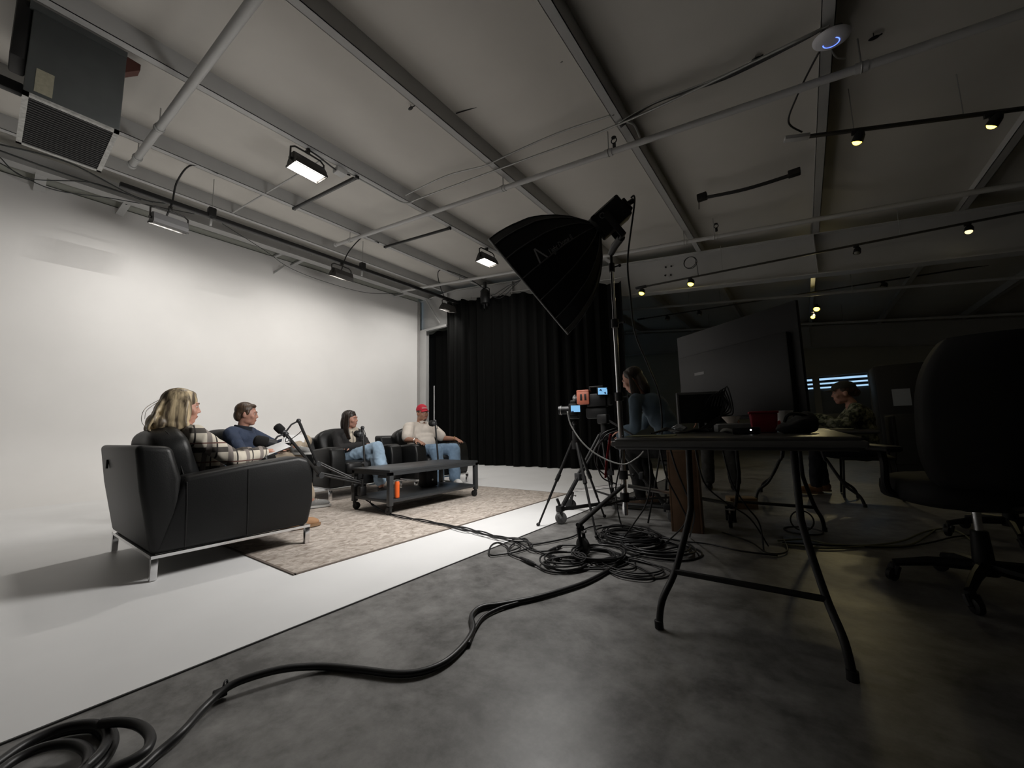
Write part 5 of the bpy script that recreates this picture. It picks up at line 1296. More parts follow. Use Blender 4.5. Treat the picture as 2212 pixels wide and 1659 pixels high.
def person(name_label, P, skin, hairm, top, bottom, opts):
    t = thing('person', name_label, 'person', (P['pelvis'][0], P['pelvis'][1], 0.0), 0, opts.get('group'))
    base = Vector((P['pelvis'][0], P['pelvis'][1], 0.0)); inv = Matrix.Translation(-base)
    Q = {}
    for k, v in P.items():
        if k in ('yaw', 'pitch', 'roll', 'hs'): continue
        if isinstance(v, list): Q[k] = [inv @ Vector(q) for q in v]
        else: Q[k] = inv @ Vector(v)
    hs = P.get('hs', 1.0)
    Hm = head_matrix(Q['head'], P['yaw'], P.get('pitch', 0), P.get('roll', 0))
    m = MB(); head_parts(m, Hm, hs, opts.get('jaw', 1.0))
    nk = opts.get('neck_r', .052)
    limb(m, [Q['neck'] - Vector((0, 0, .05)), Q['neck'], Hm @ Vector((0, -.015, -.04))], [nk * 1.25, nk * 1.05, nk])
    limb(m, [Q['pelvis'], Q['waist'], Q['chest'], Q['neck'] - Vector((0, 0, .03))], [.10, .10, .10, .06])
    cap_(m, Q['shl'], .045, Q['shr'], .045)
    for side, key in ((1, 'arml'), (-1, 'armr')):
        S_, E_, W_ = Q[key]
        limb(m, [S_, E_, W_], [.046 * opts.get('arm_k', 1), .040 * opts.get('arm_k', 1), .027 * opts.get('arm_k', 1)])
        hd = opts.get('hand_' + key, ((W_ - E_), (0, 0, 1), .35))
        hand(m, W_, hd[0], hd[1], opts.get('hand_s', .95), hd[2], side if key == 'arml' else -1 * -side)
    for key in ('legl', 'legr'):
        H_, K_, A_ = Q[key]
        limb(m, [H_, K_, A_], [.07, .052, .038]); cap_(m, A_, .036, A_ + Vector((0, 0, -.03)), .034)
    body = put(organic(m, .0062, 5), 'body', skin, t)
    face_bits(t, Hm, hs, opts.get('brow', hairm), opts.get('lip', (.42, .16, .14)))
    # top
    g = shirt_shape(Q, opts['chest'], opts['belly'], opts['sh_r'], [Q['arml'], Q['armr']], opts['ua'], opts.get('fa', .045), opts.get('cuff', 1.0))
    top_o = put(wrinkle(organic(g, .0095, 14), opts.get('wr', .006), 9.0, Q['head'].x * 3, (1, 1, .55)), opts.get('top_name', 'shirt'), top, t)
    # trousers
    m = MB()
    m.ell(Q['pelvis'], [opts['belly'][0] * .95, .13, .12], None, 20, 12)
    lr = opts.get('leg_r', (.095, .075, .062))
    for key in ('legl', 'legr'):
        H_, K_, A_ = Q[key]; limb(m, [H_, K_, K_.lerp(A_, opts.get('hem', .9))], lr)
    put(wrinkle(organic(m, .0105, 9), .006, 10.0, 2.0), 'trousers', bottom, t)
    for key, fk in (('legl', 'footl'), ('legr', 'footr')):
        if fk in opts:
            A_ = Q[key][2]; shoe(t, (A_.x, A_.y, opts[fk][1] if len(opts[fk]) > 1 else .02), opts[fk][0], opts['shoe'], opts['sole'], .27, opts.get('laces'))
    return t, Hm, Q, hs
def local_pts(tf, d):
    out = {}
    for k, v in d.items():
        if k in ('yaw', 'pitch', 'roll', 'hs'): out[k] = v
        elif isinstance(v, list): out[k] = [tf @ Vector(q) for q in v]
        else: out[k] = tf @ Vector(v)
    return out
def hair_strands(m, Hm, s, pts_list, r0, r1):
    for pts in pts_list:
        P_ = [Hm @ (Vector(p) * s) for p in pts]; C_ = crom(P_, 5)
        m.tube(C_, [r0 + (r1 - r0) * i / (len(C_) - 1) for i in range(len(C_))], 6)
def hair_mat(name, c0, c1, scale=60):
    if name in MATS: return MATS[name]
    m = bpy.data.materials.new(name); m.use_nodes = True; nt = m.node_tree; b = nt.nodes['Principled BSDF']; b.inputs['Roughness'].default_value = .42
    tc = nt.nodes.new('ShaderNodeTexCoord'); mp = nt.nodes.new('ShaderNodeMapping'); mp.inputs['Scale'].default_value = (1, 1, .12)
    n = nt.nodes.new('ShaderNodeTexNoise'); n.inputs['Scale'].default_value = scale; n.inputs['Detail'].default_value = 5
    r = nt.nodes.new('ShaderNodeValToRGB'); r.color_ramp.elements[0].position = .38; r.color_ramp.elements[0].color = (*c0, 1); r.color_ramp.elements[1].position = .62; r.color_ramp.elements[1].color = (*c1, 1)
    bp = nt.nodes.new('ShaderNodeBump'); bp.inputs['Strength'].default_value = .6; bp.inputs['Distance'].default_value = .006
    nt.links.new(tc.outputs['Object'], mp.inputs[0]); nt.links.new(mp.outputs[0], n.inputs['Vector']); nt.links.new(n.outputs['Fac'], r.inputs['Fac'])
    nt.links.new(r.outputs['Color'], b.inputs['Base Color']); nt.links.new(n.outputs['Fac'], bp.inputs['Height']); nt.links.new(bp.outputs['Normal'], b.inputs['Normal'])
    MATS[name] = m; return m
def plaid_mat():
    m = bpy.data.materials.new('plaid_flannel'); m.use_nodes = True; nt = m.node_tree; b = nt.nodes['Principled BSDF']; b.inputs['Roughness'].default_value = .9
    tc = nt.nodes.new('ShaderNodeTexCoord'); sx = nt.nodes.new('ShaderNodeSeparateXYZ'); nt.links.new(tc.outputs['Object'], sx.inputs[0])
    def band(o, sc, ofs, lo, hi):
        a = nt.nodes.new('ShaderNodeMath'); a.operation = 'MULTIPLY_ADD'; a.inputs[1].default_value = sc; a.inputs[2].default_value = ofs; nt.links.new(o, a.inputs[0])
        f = nt.nodes.new('ShaderNodeMath'); f.operation = 'FRACT'; nt.links.new(a.outputs[0], f.inputs[0])
        r = nt.nodes.new('ShaderNodeValToRGB'); r.color_ramp.interpolation = 'CONSTANT'
        r.color_ramp.elements[0].color = (0, 0, 0, 1); r.color_ramp.elements[1].position = lo; r.color_ramp.elements[1].color = (1, 1, 1, 1)
        e = r.color_ramp.elements.new(hi); e.color = (0, 0, 0, 1)
        nt.links.new(f.outputs[0], r.inputs[0]); return r.outputs['Color']
    def mix(fac, a, c):
        x = nt.nodes.new('ShaderNodeMix'); x.data_type = 'RGBA'; nt.links.new(fac, x.inputs[0])
        if isinstance(a, tuple): x.inputs[6].default_value = (*a, 1)
        else: nt.links.new(a, x.inputs[6])
        x.inputs[7].default_value = (*c, 1); return x.outputs[2]
    y = sx.outputs['Y']; z = sx.outputs['Z']; xx = sx.outputs['X']
    c = mix(band(z, 7.5, .1, .35, .62), (.60, .55, .46), (.075, .066, .058))
    c = mix(band(y, 8.5, .35, .30, .55), c, (.24, .21, .19))
    c = mix(band(y, 8.5, .35, .72, .80), c, (.03, .026, .024)); c = mix(band(z, 7.5, .1, .80, .87), c, (.16, .085, .07))
    nt.links.new(c, b.inputs['Base Color']); return m
DENIM = M('blue_denim', (.15, .23, .33), .85, var=.22, vscale=7, bump=.2, bscale=220)
DENIML = M('light_blue_denim', (.29, .40, .52), .85, var=.2, vscale=8, bump=.2, bscale=220)
KHAKI = M('khaki_cotton', (.40, .33, .25), .85, var=.08, vscale=9)
NAVY = M('navy_knit', (.030, .045, .085), .85, var=.15, vscale=14, bump=.3, bscale=160)
POLO = M('cream_polo', (.62, .56, .50), .8, var=.06, vscale=9, bump=.25, bscale=12)
SK1 = skin_mat('skin_fair', (.50, .26, .19)); SK2 = skin_mat('skin_tan', (.34, .17, .11))
WSOLE = M('white_sole', (.65, .65, .63), .6); WSHOE = M('white_leather_shoe', (.62, .62, .61), .5)

# ---------- blonde woman in plaid, chair A
cx_, cy_, an, z_ = CH['A']; TA = chair_tf(cx_, cy_, an, z_)
P_ = local_pts(TA, dict(pelvis=(.02, -.02, .49), waist=(.02, -.08, .60), chest=(.02, -.15, .73), neck=(.02, -.215, .880), shl=(-.135, -.19, .82), shr=(.175, -.19, .82),
    head=(.02, -.235, 1.005), arml=[(-.165, -.18, .80), (-.20, .03, .63), (-.04, .23, .665)], armr=[(.195, -.18, .80), (.26, .03, .63), (.12, .27, .67)],
    legl=[(-.07, .02, .48), (-.08, .46, .50), (-.06, .56, .09)], legr=[(.11, .02, .48), (.12, .45, .52), (.02, .58, .09)], yaw=math.radians(84), pitch=math.radians(-3)))
P_['footdummy'] = TA @ Vector((0, 0, 0)); del P_['footdummy']
BL = hair_mat('blonde_hair', (.075, .055, .036), (.60, .48, .30), 34)
t, Hm, Q, hs = person('blonde woman in a plaid flannel shirt seated in the nearest armchair', P_, SK1, BL, plaid_mat(), DENIM,
    dict(chest=(.165, .115, .14), belly=(.15, .115, .13), sh_r=.062, ua=.062, fa=.050, leg_r=(.09, .07, .058), footl=((0, 1), .02), footr=((.1, 1), .02), shoe=M('tan_suede', (.36, .20, .10), .8), sole=M('tan_sole', (.25, .15, .08), .7), brow=M('brow_brown', (.10, .07, .045), .7), jaw=.92, neck_r=.046, top_name='plaid_shirt'))
m = MB(); R3 = Hm.to_3x3()
m.ell(Hm @ Vector((0, -.020, .050)), (.088, .105, .092), R3, 22, 14); m.ell(Hm @ Vector((0, .028, .096)), (.062, .046, .032), R3, 18, 12)
m.ell(Hm @ Vector((0, -.07, -.04)), (.096, .080, .115), R3, 20, 12)
m.ell(Hm @ Vector((0, -.11, -.11)), (.105, .070, .075), R3, 20, 12)
m.ell(Hm @ Vector((.074, -.010, -.035)), (.026, .062, .115), R3, 16, 10); m.ell(Hm @ Vector((-.074, -.010, -.035)), (.026, .062, .115), R3, 16, 10)
m.ell(Hm @ Vector((.070, -.02, -.125)), (.040, .075, .045), R3, 16, 10); m.ell(Hm @ Vector((-.070, -.02, -.125)), (.040, .075, .045), R3, 16, 10)
rnd = random.Random(5); st = []
for k in range(26):
    a = rnd.uniform(-1, 1); sg = 1 if rnd.random() < .7 else -1
    st.append([(sg * .055, .01, .11), (sg * (.085 + .01 * a), -.03 + .05 * a, .03), (sg * (.095 + .01 * a), -.04 + .06 * a, -.07), (sg * (.085 + .02 * a), -.03 + .07 * a, -.135), (sg * .06, .02 + .06 * a, -.165)])
for k in range(10):
    a = rnd.uniform(-1, 1)
    st.append([(.03 * a, -.09, .09), (.07 * a, -.125, .0), (.10 * a, -.15, -.09), (.10 * a, -.165, -.16), (.07 * a, -.12, -.18)])
hair_strands(m, Hm, 1, st, .012, .008)
for k in range(7):
    a = k / 6
    hair_strands(m, Hm, 1, [[(.07, .0, -.12), (.075, .05 + .02 * a, -.155), (.06, .10 + .03 * a, -.17 - .02 * a), (.05, .16 + .03 * a, -.19 - .06 * a), (.05, .19 + .02 * a, -.21 - .10 * a)]], .010, .004)
put(organic(m, .0062, 3), 'hair', BL, t)
for sp_ in [[(.0, -.12, .05), (.02, -.19, -.02), (.03, -.20, -.10), (.02, -.17, -.15)], [(.02, -.12, .04), (.03, -.18, -.03), (.03, -.185, -.09)]]:
    m = MB(); hair_strands(m, Hm, 1, [sp_], .0018, .0012); m.build('stray_hair', BL, t, smooth='all')
ph = thing('note_card', 'white card held by the blonde woman over her knees', 'card', tuple(TA @ Vector((.10, .36, .69))))
MB().rbox((-.07, -.09, 0), (.07, .09, .006), .002, M4=Matrix.Rotation(.35, 4, 'X') @ Matrix.Rotation(.3, 4, 'Y')).build('card', M('white_card', (.7, .7, .7), .5), ph)
MB().tube([Matrix.Rotation(.35, 3, 'X') @ Matrix.Rotation(.3, 3, 'Y') @ Vector((.075, -.09, .003)), Matrix.Rotation(.35, 3, 'X') @ Matrix.Rotation(.3, 3, 'Y') @ Vector((.075, .09, .003))], .003, 6).build('edge', BLACKP, ph)

# ---------- man in navy, chair B
cx_, cy_, an, z_ = CH['B']; TB = chair_tf(cx_, cy_, an, z_)
P_ = local_pts(TB, dict(pelvis=(0, -.04, .50), waist=(.0, -.08, .61), chest=(.0, -.10, .75), neck=(.0, -.09, .905), shl=(-.155, -.10, .835), shr=(.165, -.11, .835),
    head=(.0, -.06, 1.03), arml=[(-.185, -.10, .82), (-.27, .14, .68), (-.08, .38, .74)], armr=[(.195, -.11, .82), (.28, .08, .60), (.13, .34, .64)],
    legl=[(-.10, .02, .49), (-.26, .46, .72), (.12, .52, .66)], legr=[(.10, .02, .49), (.10, .52, .55), (.03, .66, .09)], yaw=math.radians(62), pitch=math.radians(-4)))
BR = hair_mat('brown_hair', (.045, .028, .018), (.10, .06, .036), 90)
t, Hm, Q, hs = person('man in a navy pullover and khakis seated holding papers', P_, SK1, BR, NAVY, KHAKI,
    dict(chest=(.185, .125, .15), belly=(.165, .13, .13), sh_r=.066, ua=.066, fa=.048, leg_r=(.095, .074, .060), footr=((.35, 1), .02), footl=((1, .55), .60), shoe=M('grey_knit_shoe', (.24, .24, .235), .8, var=.1, vscale=40), sole=WSOLE, laces=M('white_lace', (.7, .7, .68), .7), top_name='pullover', jaw=1.05))
m = MB(); R3 = Hm.to_3x3()
m.ell(Hm @ Vector((0, -.026, .055)), (.082, .098, .087), R3, 22, 14); m.ell(Hm @ Vector((0, -.07, -.005)), (.072, .055, .075), R3, 18, 12); m.ell(Hm @ Vector((0, .040, .098)), (.058, .040, .026), R3, 16, 10)
for sx in (-1, 1): m.ell(Hm @ Vector((sx * .069, .012, .025)), (.012, .022, .035), R3, 12, 8)
put(organic(m, .006, 3), 'hair', BR, t)
m = MB(); c0 = Q['neck']
for k in range(2):
    pts = [c0 + Vector((math.cos(a) * (.072 + .004 * k), math.sin(a) * (.072 + .004 * k), -.030 + .024 * k + .012 * math.cos(a - P_['yaw'] - PI))) for a in [2 * PI * i / 24 for i in range(25)]]
    m.tube(pts, .013, 8, cap=False)
put(organic(m, .006, 3), 'collar', M('dark_collar', (.018, .024, .035), .85), t)
pa = thing('paper_sheets', 'white paper sheets held by the man in navy', 'paper', tuple(TB @ Vector((.02, .44, .745))))
for k in range(2):
    MB().box((-.10, -.07, 0), (.10, .07, .0025), Matrix.Rotation(PI * .35, 4, 'Z') @ Matrix.Rotation(.45 + .2 * k, 4, 'X') @ Matrix.Translation((.02 * k, .0, .012 * k))).build('sheet', M('white_card', (.7, .7, .7), .5), pa, smooth=False)

# ---------- dark-haired woman, chair C
cx_, cy_, an, z_ = CH['C']; TC_ = chair_tf(cx_, cy_, an, z_)
P_ = local_pts(TC_, dict(pelvis=(0, -.02, .48), waist=(0, -.06, .59), chest=(0, -.08, .72), neck=(0, -.07, .875), shl=(-.145, -.09, .81), shr=(.145, -.08, .81),
    head=(0, -.035, .995), arml=[(-.175, -.09, .79), (-.22, .06, .60), (.10, .10, .60)], armr=[(.175, -.08, .79), (.22, .08, .60), (-.13, .12, .635)],
    legl=[(-.08, .02, .47), (-.08, .46, .47), (-.11, .55, .11)], legr=[(.08, .02, .47), (-.10, .47, .615), (-.03, .68, .30)], yaw=math.radians(32), pitch=math.radians(0)))
DKH = hair_mat('dark_brown_hair', (.012, .008, .006), (.035, .022, .016), 70)
BJ = M('black_jacket_cloth', (.010, .009, .0095), .8, bump=.2, bscale=60)
t, Hm, Q, hs = person('dark-haired woman in a black and cream jacket and light jeans', P_, SK1, DKH, BJ, DENIML,
    dict(chest=(.155, .115, .14), belly=(.145, .115, .13), sh_r=.062, ua=.064, fa=.054, leg_r=(.085, .075, .078), hem=.80, footl=((.9, -.1), .02), footr=((.95, .2), .24), shoe=M('black_flat_shoe', (.015, .015, .015), .5), sole=M('black_sole', (.02, .02, .02), .6), jaw=.92, neck_r=.046, top_name='jacket', lip=(.45, .15, .15)))
m = MB(); R3 = Hm.to_3x3()
m.ell(Hm @ Vector((0, -.022, .050)), (.082, .102, .088), R3, 22, 14); m.ell(Hm @ Vector((0, .022, .098)), (.060, .042, .028), R3, 18, 12); m.ell(Hm @ Vector((0, -.075, -.05)), (.082, .055, .14), R3, 18, 12); m.ell(Hm @ Vector((.074, -.015, -.05)), (.018, .045, .12), R3, 14, 10); m.ell(Hm @ Vector((-.074, -.015, -.05)), (.018, .045, .12), R3, 14, 10)
st = []
rnd = random.Random(9)
for k in range(22):
    a = rnd.uniform(-1, 1); sg = 1 if k % 2 else -1
    st.append([(sg * .03, .008 + .02 * a, .120), (sg * .078, -.005 + .03 * a, .06), (sg * (.086), -.01 + .035 * a, -.05), (sg * (.088 + .01 * a), -.01 + .04 * a, -.15), (sg * (.085 + .01 * a), .015 + .05 * a, -.27)])
hair_strands(m, Hm, 1, st, .014, .010)
put(organic(m, .0065, 3), 'hair', DKH, t)
m = MB(); fwC = (TC_.to_3x3() @ Vector((0, 1, 0))); acC = TC_.to_3x3() @ Vector((1, 0, 0)); FC = TC_.to_3x3()
m.ell(Q['chest'] + fwC * .055 + Vector((0, 0, -.02)), (.085, .075, .13), FC, 20, 12); m.ell(Q['neck'] + fwC * .03 + Vector((0, 0, -.05)), (.085, .065, .05), FC, 18, 10); m.ell(Q['neck'] + fwC * .055 + acC * -.07 + Vector((0, 0, -.03)), (.045, .04, .05), FC, 14, 10)
put(organic(m, .008, 4), 'cream_front', M('cream_fleece', (.62, .55, .45), .9, bump=.4, bscale=90), t)
MB().tube([Q['neck'] + fwC * .098 + Vector((0, 0, -.04)), Q['chest'] + fwC * .134, Q['waist'] + fwC * .120], .004, 6).build('zipper', M('zip_grey', (.12, .11, .10), .4), t)
FLW = M('white_embroidery', (.7, .68, .66), .8)
for sd, zz in ((-.185, -.03), (.175, .02), (.185, -.045)):
    c = Q['chest'] + acC * sd + fwC * .045 + Vector((0, 0, .03 + zz)); f = MB()
    for k in range(5):
        a = 2 * PI * k / 5; f.ell(c + acC * .012 * math.cos(a) + Vector((0, 0, .012 * math.sin(a))) + fwC * .012, (.008, .008, .008), None, 8, 6)
    f.build('flower_patch', FLW, t)

# ---------- man in the red cap, chair D
cx_, cy_, an, z_ = CH['D']; TD = chair_tf(cx_, cy_, an, z_)
P_ = local_pts(TD, dict(pelvis=(0, -.03, .50), waist=(0, -.06, .62), chest=(0, -.09, .79), neck=(0, -.08, .965), shl=(-.20, -.09, .885), shr=(.20, -.09, .885),
    head=(0, -.045, 1.09), arml=[(-.235, -.09, .87), (-.36, .05, .69), (-.40, .30, .675)], armr=[(.235, -.09, .87), (.37, .05, .69), (.41, .31, .675)],
    legl=[(-.10, .03, .49), (-.19, .46, .52), (-.17, .50, .09)], legr=[(.10, .03, .49), (.17, .46, .52), (.13, .46, .09)], yaw=math.radians(-6), pitch=math.radians(0), hs=1.04))
RED = M('red_cap_cloth', (.50, .012, .035), .75, bump=.2, bscale=200)
BK = M('dark_stubble', (.06, .035, .025), .8)
fwD = TD.to_3x3() @ Vector((0, 1, 0))
t, Hm, Q, hs = person('man in a red cap and cream polo with hands on the armrests', P_, SK2, BK, POLO, DENIM,
    dict(wr=.0035, chest=(.225, .155, .17), belly=(.24, .19, .17), sh_r=.075, ua=.084, fa=.08, cuff=.80, arm_k=1.15, leg_r=(.115, .098, .088), hem=.95, footl=((1, -.25), .02), footr=((1, -.05), .02), shoe=WSHOE, sole=WSOLE, jaw=1.12, neck_r=.062, hand_s=1.05, hand_arml=(tuple(fwD * .9 + Vector((0, -.1, -.25))), (0, 0, 1), .22), hand_armr=(tuple(fwD * .9 + Vector((0, .12, -.25))), (0, 0, 1), .22), top_name='polo_shirt', lip=(.28, .11, .09)))
R3 = Hm.to_3x3()
m = MB()
dome_ = [];
for j in range(9):
    ph_ = PI / 2 * j / 8; dome_.append((math.cos(ph_), math.sin(ph_)))
vs = MB().grid(lambda u, v: Hm @ Vector((.0835 * math.cos(2 * PI * u) * math.cos(PI / 2 * v * .985), -.014 + .104 * math.sin(2 * PI * u) * math.cos(PI / 2 * v * .985), .050 + .104 * math.sin(PI / 2 * v * .985) ** .8)), 32, 12, True)
cap_o = vs.build('cap', RED, t, smooth='all')
MB().grid(lambda u, v: Hm @ Vector(((u - .5) * .145 * (1 - .15 * v * v), .078 + .085 * v * (1 - (2 * u - 1) ** 2 * .55) - .02 * (2 * u - 1) ** 2, .058 - .016 * v - .018 * (2 * u - 1) ** 2)), 17, 9).grid(lambda u, v: Hm @ Vector(((u - .5) * .145 * (1 - .15 * v * v), .078 + .085 * v * (1 - (2 * u - 1) ** 2 * .55) - .02 * (2 * u - 1) ** 2, .053 - .016 * v - .018 * (2 * u - 1) ** 2)), 17, 9).build('visor', RED, cap_o, smooth='all')
MB().ell(Hm @ Vector((0, -.014, .146)), (.006, .006, .004), R3, 10, 6).build('cap_button', RED, cap_o)
me = text_mesh('Cookies', .036, .35); bm = bmesh.new(); bm.from_mesh(me)
xs = [v.co.x for v in bm.verts]; xm = (min(xs) + max(xs)) / 2
for v in bm.verts:
    a = PI / 2 + (v.co.x - xm) / .085; zz = .078 + v.co.y; sv = max(0, min(.95, (zz - .050) / .104)) ** 1.25; el = math.asin(sv)
    v.co = Hm @ Vector((.0850 * math.cos(a) * math.cos(el), -.014 + .106 * math.sin(a) * math.cos(el) + .001, zz))
bm.to_mesh(me); bm.free(); me.materials.append(FLW); o = bpy.data.objects.new('cap_lettering', me); COL.objects.link(o); o.parent = cap_o
m = MB(); m.ell(Hm @ (Vector((0, .0885, -.046)) * hs), (.024, .008, .005), R3, 12, 6); m.build('moustache', BK, t); MB().ell(Hm @ (Vector((0, .066, -.095)) * hs), (.026, .024, .018), R3, 14, 8).build('beard', BK, t)
for sx in (-1, 1): MB().ell(Hm @ Vector((sx * .070, -.01, .03)), (.012, .04, .03), R3, 12, 8).build('side_hair', BK, t)
m = MB()
for sx in (-1, 1):
    sdv = TD.to_3x3() @ Vector((1, 0, 0)) * sx
    m.prism([(0, 0), (.085, -.028), (.055, -.075), (.0, -.035)], 0, .006, lambda a, b_, d: tuple(Q['neck'] + fwD * (.088 + .01 * a / .08 - .45 * a + d) + sdv * a + Vector((0, 0, b_ + .028))))
put(organic(m, .005, 2), 'collar', POLO, t)
wa = [Q['armr'][2] + (Q['armr'][1] - Q['armr'][2]).normalized() * .03]
MB().torus(Q['armr'][2] + (Q['armr'][1] - Q['armr'][2]).normalized() * .02, (Q['armr'][1] - Q['armr'][2]), .036, .007, 20, 8).build('bracelet', ALU, t)
MB().torus(Q['arml'][2] + (Q['arml'][1] - Q['arml'][2]).normalized() * .02, (Q['arml'][1] - Q['arml'][2]), .036, .005, 20, 8).build('bracelet', M('gold_band', (.6, .42, .2), .3, 1.0), t)

# ---------- camera operator leaning over, in the dark behind the cameras
def py3(u, v, y): return Vector(py(u, v, y))
YO = 3.95
hdp = py3(1366, 822, YO); pel = py3(1462, 968, YO + .1); pel.z = .60
nkp = py3(1388, 852, YO + .02); chp = py3(1415, 880, YO + .04); wsp = py3(1445, 930, YO + .08)
P_ = dict(pelvis=pel, waist=wsp, chest=chp, neck=nkp, shl=nkp + Vector((-.02, -.15, -.06)), shr=nkp + Vector((.04, .16, -.06)), head=hdp,
    arml=[nkp + Vector((-.02, -.18, -.07)), nkp + Vector((-.02, -.20, -.33)), nkp + Vector((-.20, -.16, -.42))], armr=[nkp + Vector((.05, .18, -.07)), nkp + Vector((-.08, .22, -.3)), nkp + Vector((-.28, .15, -.36))],
    legl=[pel + Vector((0, -.09, -.01)), pel + Vector((-.40, -.10, -.02)), pel + Vector((-.34, -.11, -.50))], legr=[pel + Vector((0, .09, -.01)), pel + Vector((-.40, .12, -.02)), pel + Vector((-.28, .12, -.50))], yaw=math.radians(188), pitch=math.radians(-22))
t, Hm, Q, hs = person('long-haired camera operator in a blue shirt leaning behind the video camera', P_, SK1, DKH, M('dusty_blue_cloth', (.10, .145, .19), .85), M('black_trousers', (.012, .012, .013), .85),
    dict(chest=(.165, .12, .15), belly=(.15, .12, .13), sh_r=.062, ua=.06, fa=.046, leg_r=(.095, .072, .058), footl=((-1, -.1), .02), footr=((-1, .1), .02), shoe=M('brown_boot', (.10, .06, .035), .7), sole=M('black_sole', (.02, .02, .02), .6), neck_r=.046))
m = MB(); R3 = Hm.to_3x3()
m.ell(Hm @ Vector((0, -.028, .05)), (.084, .10, .088), R3, 22, 14); m.ell(Hm @ Vector((0, -.08, -.06)), (.085, .05, .14), R3, 18, 12)
st = [[(sg * .04, .03, .11), (sg * .085, .0, .03), (sg * .09, .01 + .02 * q_, -.08), (sg * .088, .03 + .03 * q_, -.20), (sg * .08, .05 + .03 * q_, -.33)] for sg in (-1, 1) for q_ in (-1.5, -.7, 0, .6, 1)]
hair_strands(m, Hm, 1, st, .018, .012); put(organic(m, .008, 3), 'hair', DKH, t)
sto = thing('stool', 'low black stool under the camera operator', 'stool', (pel.x, pel.y, 0))
MB().lathe([(.02, .43), (.16, .435), (.17, .45), (.165, .475), (.02, .482)], n=28).build('seat', BLACKP, sto)
for k in range(4):
    a = PI / 4 + PI / 2 * k; MB().tube([(.11 * math.cos(a), .11 * math.sin(a), .435), (.17 * math.cos(a), .17 * math.sin(a), .005)], .011, 8).build('leg', BLACKM, sto)
MB().torus((0, 0, .18), (0, 0, 1), .15, .007, 28, 6).build('foot_ring', BLACKM, sto)

# ---------- woman with a cap at the far table
YC_ = 5.75
hd = py3(1822, 850, YC_)
pel = Vector((hd.x + .12, YC_ + .02, .50)); nk_ = hd + Vector((.06, .0, -.115))
P_ = dict(pelvis=pel, waist=pel + Vector((.0, 0, .10)), chest=nk_ + Vector((.05, 0, -.17)), neck=nk_, shl=nk_ + Vector((.02, -.15, -.07)), shr=nk_ + Vector((.02, .15, -.07)), head=hd,
    arml=[nk_ + Vector((.02, -.18, -.08)), nk_ + Vector((-.10, -.22, -.24)), nk_ + Vector((-.33, -.14, -.15))], armr=[nk_ + Vector((.02, .18, -.08)), nk_ + Vector((-.12, .20, -.24)), nk_ + Vector((-.34, .06, -.15))],
    legl=[pel + Vector((0, -.09, -.02)), pel + Vector((-.42, -.10, .0)), pel + Vector((-.46, -.12, -.41))], legr=[pel + Vector((0, .09, -.02)), pel + Vector((-.42, .12, .0)), pel + Vector((-.38, .12, -.41))], yaw=math.radians(184), pitch=math.radians(-4))
CAMO = M('camo_placeholder', (.1, .1, .07), .85)
nt = CAMO.node_tree; b = nt.nodes['Principled BSDF']; tc = nt.nodes.new('ShaderNodeTexCoord'); nz = nt.nodes.new('ShaderNodeTexNoise'); nz.inputs['Scale'].default_value = 26; nz.inputs['Detail'].default_value = 4
rp = nt.nodes.new('ShaderNodeValToRGB'); rp.color_ramp.interpolation = 'CONSTANT'; rp.color_ramp.elements[0].color = (.03, .035, .02, 1); rp.color_ramp.elements[1].position = .47; rp.color_ramp.elements[1].color = (.16, .17, .10, 1)
e_ = rp.color_ramp.elements.new(.58); e_.color = (.30, .30, .22, 1)
nt.links.new(tc.outputs['Object'], nz.inputs['Vector']); nt.links.new(nz.outputs['Fac'], rp.inputs['Fac']); nt.links.new(rp.outputs['Color'], b.inputs['Base Color'])
CAMO.name = 'mottled_green_print'
t, Hm, Q, hs = person('woman in a cap and mottled green blouse seated at the far table', P_, SK1, BR, CAMO, M('dark_jeans', (.02, .022, .03), .85),
    dict(chest=(.165, .125, .15), belly=(.16, .13, .14), sh_r=.066, ua=.075, fa=.058, leg_r=(.095, .072, .058), footl=((-1, -.1), .02), footr=((-1, .1), .02), shoe=M('tan_boot', (.30, .15, .06), .7), sole=M('tan_sole', (.25, .15, .08), .7), neck_r=.046, top_name='blouse'))
m = MB(); R3 = Hm.to_3x3()
m.ell(Hm @ Vector((0, -.03, .04)), (.084, .10, .085), R3, 22, 14); m.ell(Hm @ Vector((0, -.10, .0)), (.055, .05, .05), R3, 16, 10); put(organic(m, .007, 3), 'hair', BR, t)
cp = MB().grid(lambda u, v: Hm @ Vector((.090 * math.cos(2 * PI * u) * math.cos(PI / 2 * v * .985), -.012 + .112 * math.sin(2 * PI * u) * math.cos(PI / 2 * v * .985), .055 + .085 * math.sin(PI / 2 * v * .985) ** .8)), 28, 10, True).build('cap', M('dark_cap', (.035, .035, .028), .8), t, smooth='all')
MB().grid(lambda u, v: Hm @ Vector(((u - .5) * .14, .085 + .08 * v * (1 - (2 * u - 1) ** 2 * .5) - .02 * (2 * u - 1) ** 2, .060 - .012 * v - .015 * (2 * u - 1) ** 2)), 13, 7).build('visor', M('dark_cap', (.035, .035, .028), .8), cp, smooth='all')
fc = thing('side_chair', 'black chair under the woman in the cap', 'chair', (pel.x, pel.y, 0), PI / 2)
MB().rbox((-.22, -.22, .40), (.22, .22, .44), .015).build('seat', FAB, fc)
MB().rbox((-.21, -.25, .55), (.21, -.215, .86), .015).build('backrest', FAB, fc)
for sx in (-1, 1):
    for sy in (-1, 1): MB().tube([(sx * .2, sy * .2, .41), (sx * .215, sy * .23, .005)], .011, 8).build('leg', BLACKM, fc)
    MB().tube([(sx * .2, -.21, .40), (sx * .2, -.235, .70)], .010, 8).build('back_post', BLACKM, fc)

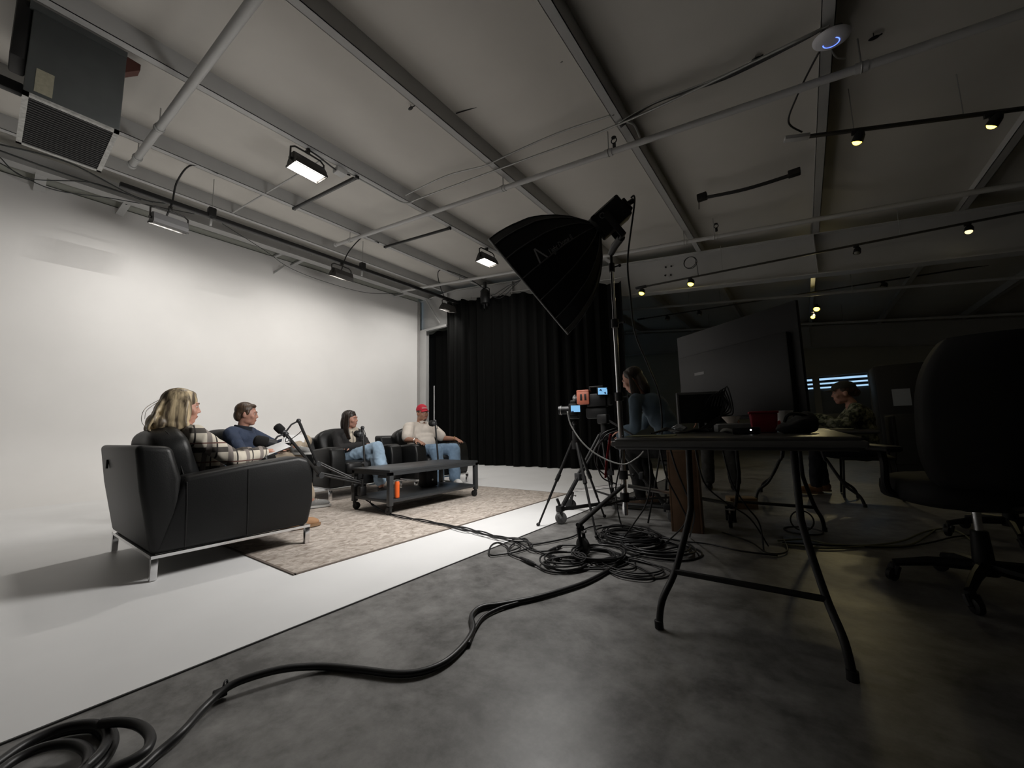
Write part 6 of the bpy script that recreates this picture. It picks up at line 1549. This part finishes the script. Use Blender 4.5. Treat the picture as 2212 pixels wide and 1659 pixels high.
# ---------- person standing behind the big monitor, only the legs show under the table
f0 = pz(1532, 1058); f1 = pz(1590, 1060)
pc = Vector(((f0[0] + f1[0]) / 2, (f0[1] + f1[1]) / 2, .92)); dv = Vector((f1[0] - f0[0], f1[1] - f0[1], 0)) * .5; nv = Vector((dv.y, -dv.x, 0)).normalized()
if nv.y < 0: nv = -nv
ac = dv.normalized()
P_ = dict(pelvis=pc, waist=pc + Vector((0, 0, .14)), chest=pc + Vector((0, 0, .33)), neck=pc + Vector((0, 0, .53)), shl=pc + Vector((0, 0, .47)) - ac * .17, shr=pc + Vector((0, 0, .47)) + ac * .17, head=pc + Vector((0, 0, .66)),
    arml=[pc + Vector((0, 0, .46)) - ac * .20, pc + Vector((0, 0, .20)) - ac * .25, pc + Vector((0, 0, .0)) - ac * .24], armr=[pc + Vector((0, 0, .46)) + ac * .20, pc + Vector((0, 0, .20)) + ac * .25, pc + Vector((0, 0, .0)) + ac * .24],
    legl=[pc - ac * .09 + Vector((0, 0, -.02)), pc - dv * .9 + Vector((0, 0, -.44)), pc - dv + Vector((0, 0, -.83))], legr=[pc + ac * .09 + Vector((0, 0, -.02)), pc + dv * .9 + Vector((0, 0, -.44)), pc + dv + Vector((0, 0, -.83))], yaw=math.atan2(nv.y, nv.x))
t, Hm, Q, hs = person('person in dark clothes standing behind the big monitor', P_, SK2, DKH, M('charcoal_top', (.02, .02, .022), .85), M('grey_work_trousers', (.035, .035, .033), .85),
    dict(chest=(.175, .12, .16), belly=(.16, .12, .14), sh_r=.066, ua=.062, fa=.05, leg_r=(.09, .075, .07), footl=((nv.x, nv.y), .02), footr=((nv.x, nv.y), .02), shoe=M('black_boot', (.014, .014, .014), .6), sole=M('black_sole', (.02, .02, .02), .6)))
m = MB(); m.ell(Hm @ Vector((0, -.025, .05)), (.083, .098, .088), Hm.to_3x3(), 20, 12); m.ell(Hm @ Vector((0, -.07, 0)), (.075, .055, .07), Hm.to_3x3(), 16, 10); put(organic(m, .007, 3), 'hair', DKH, t)
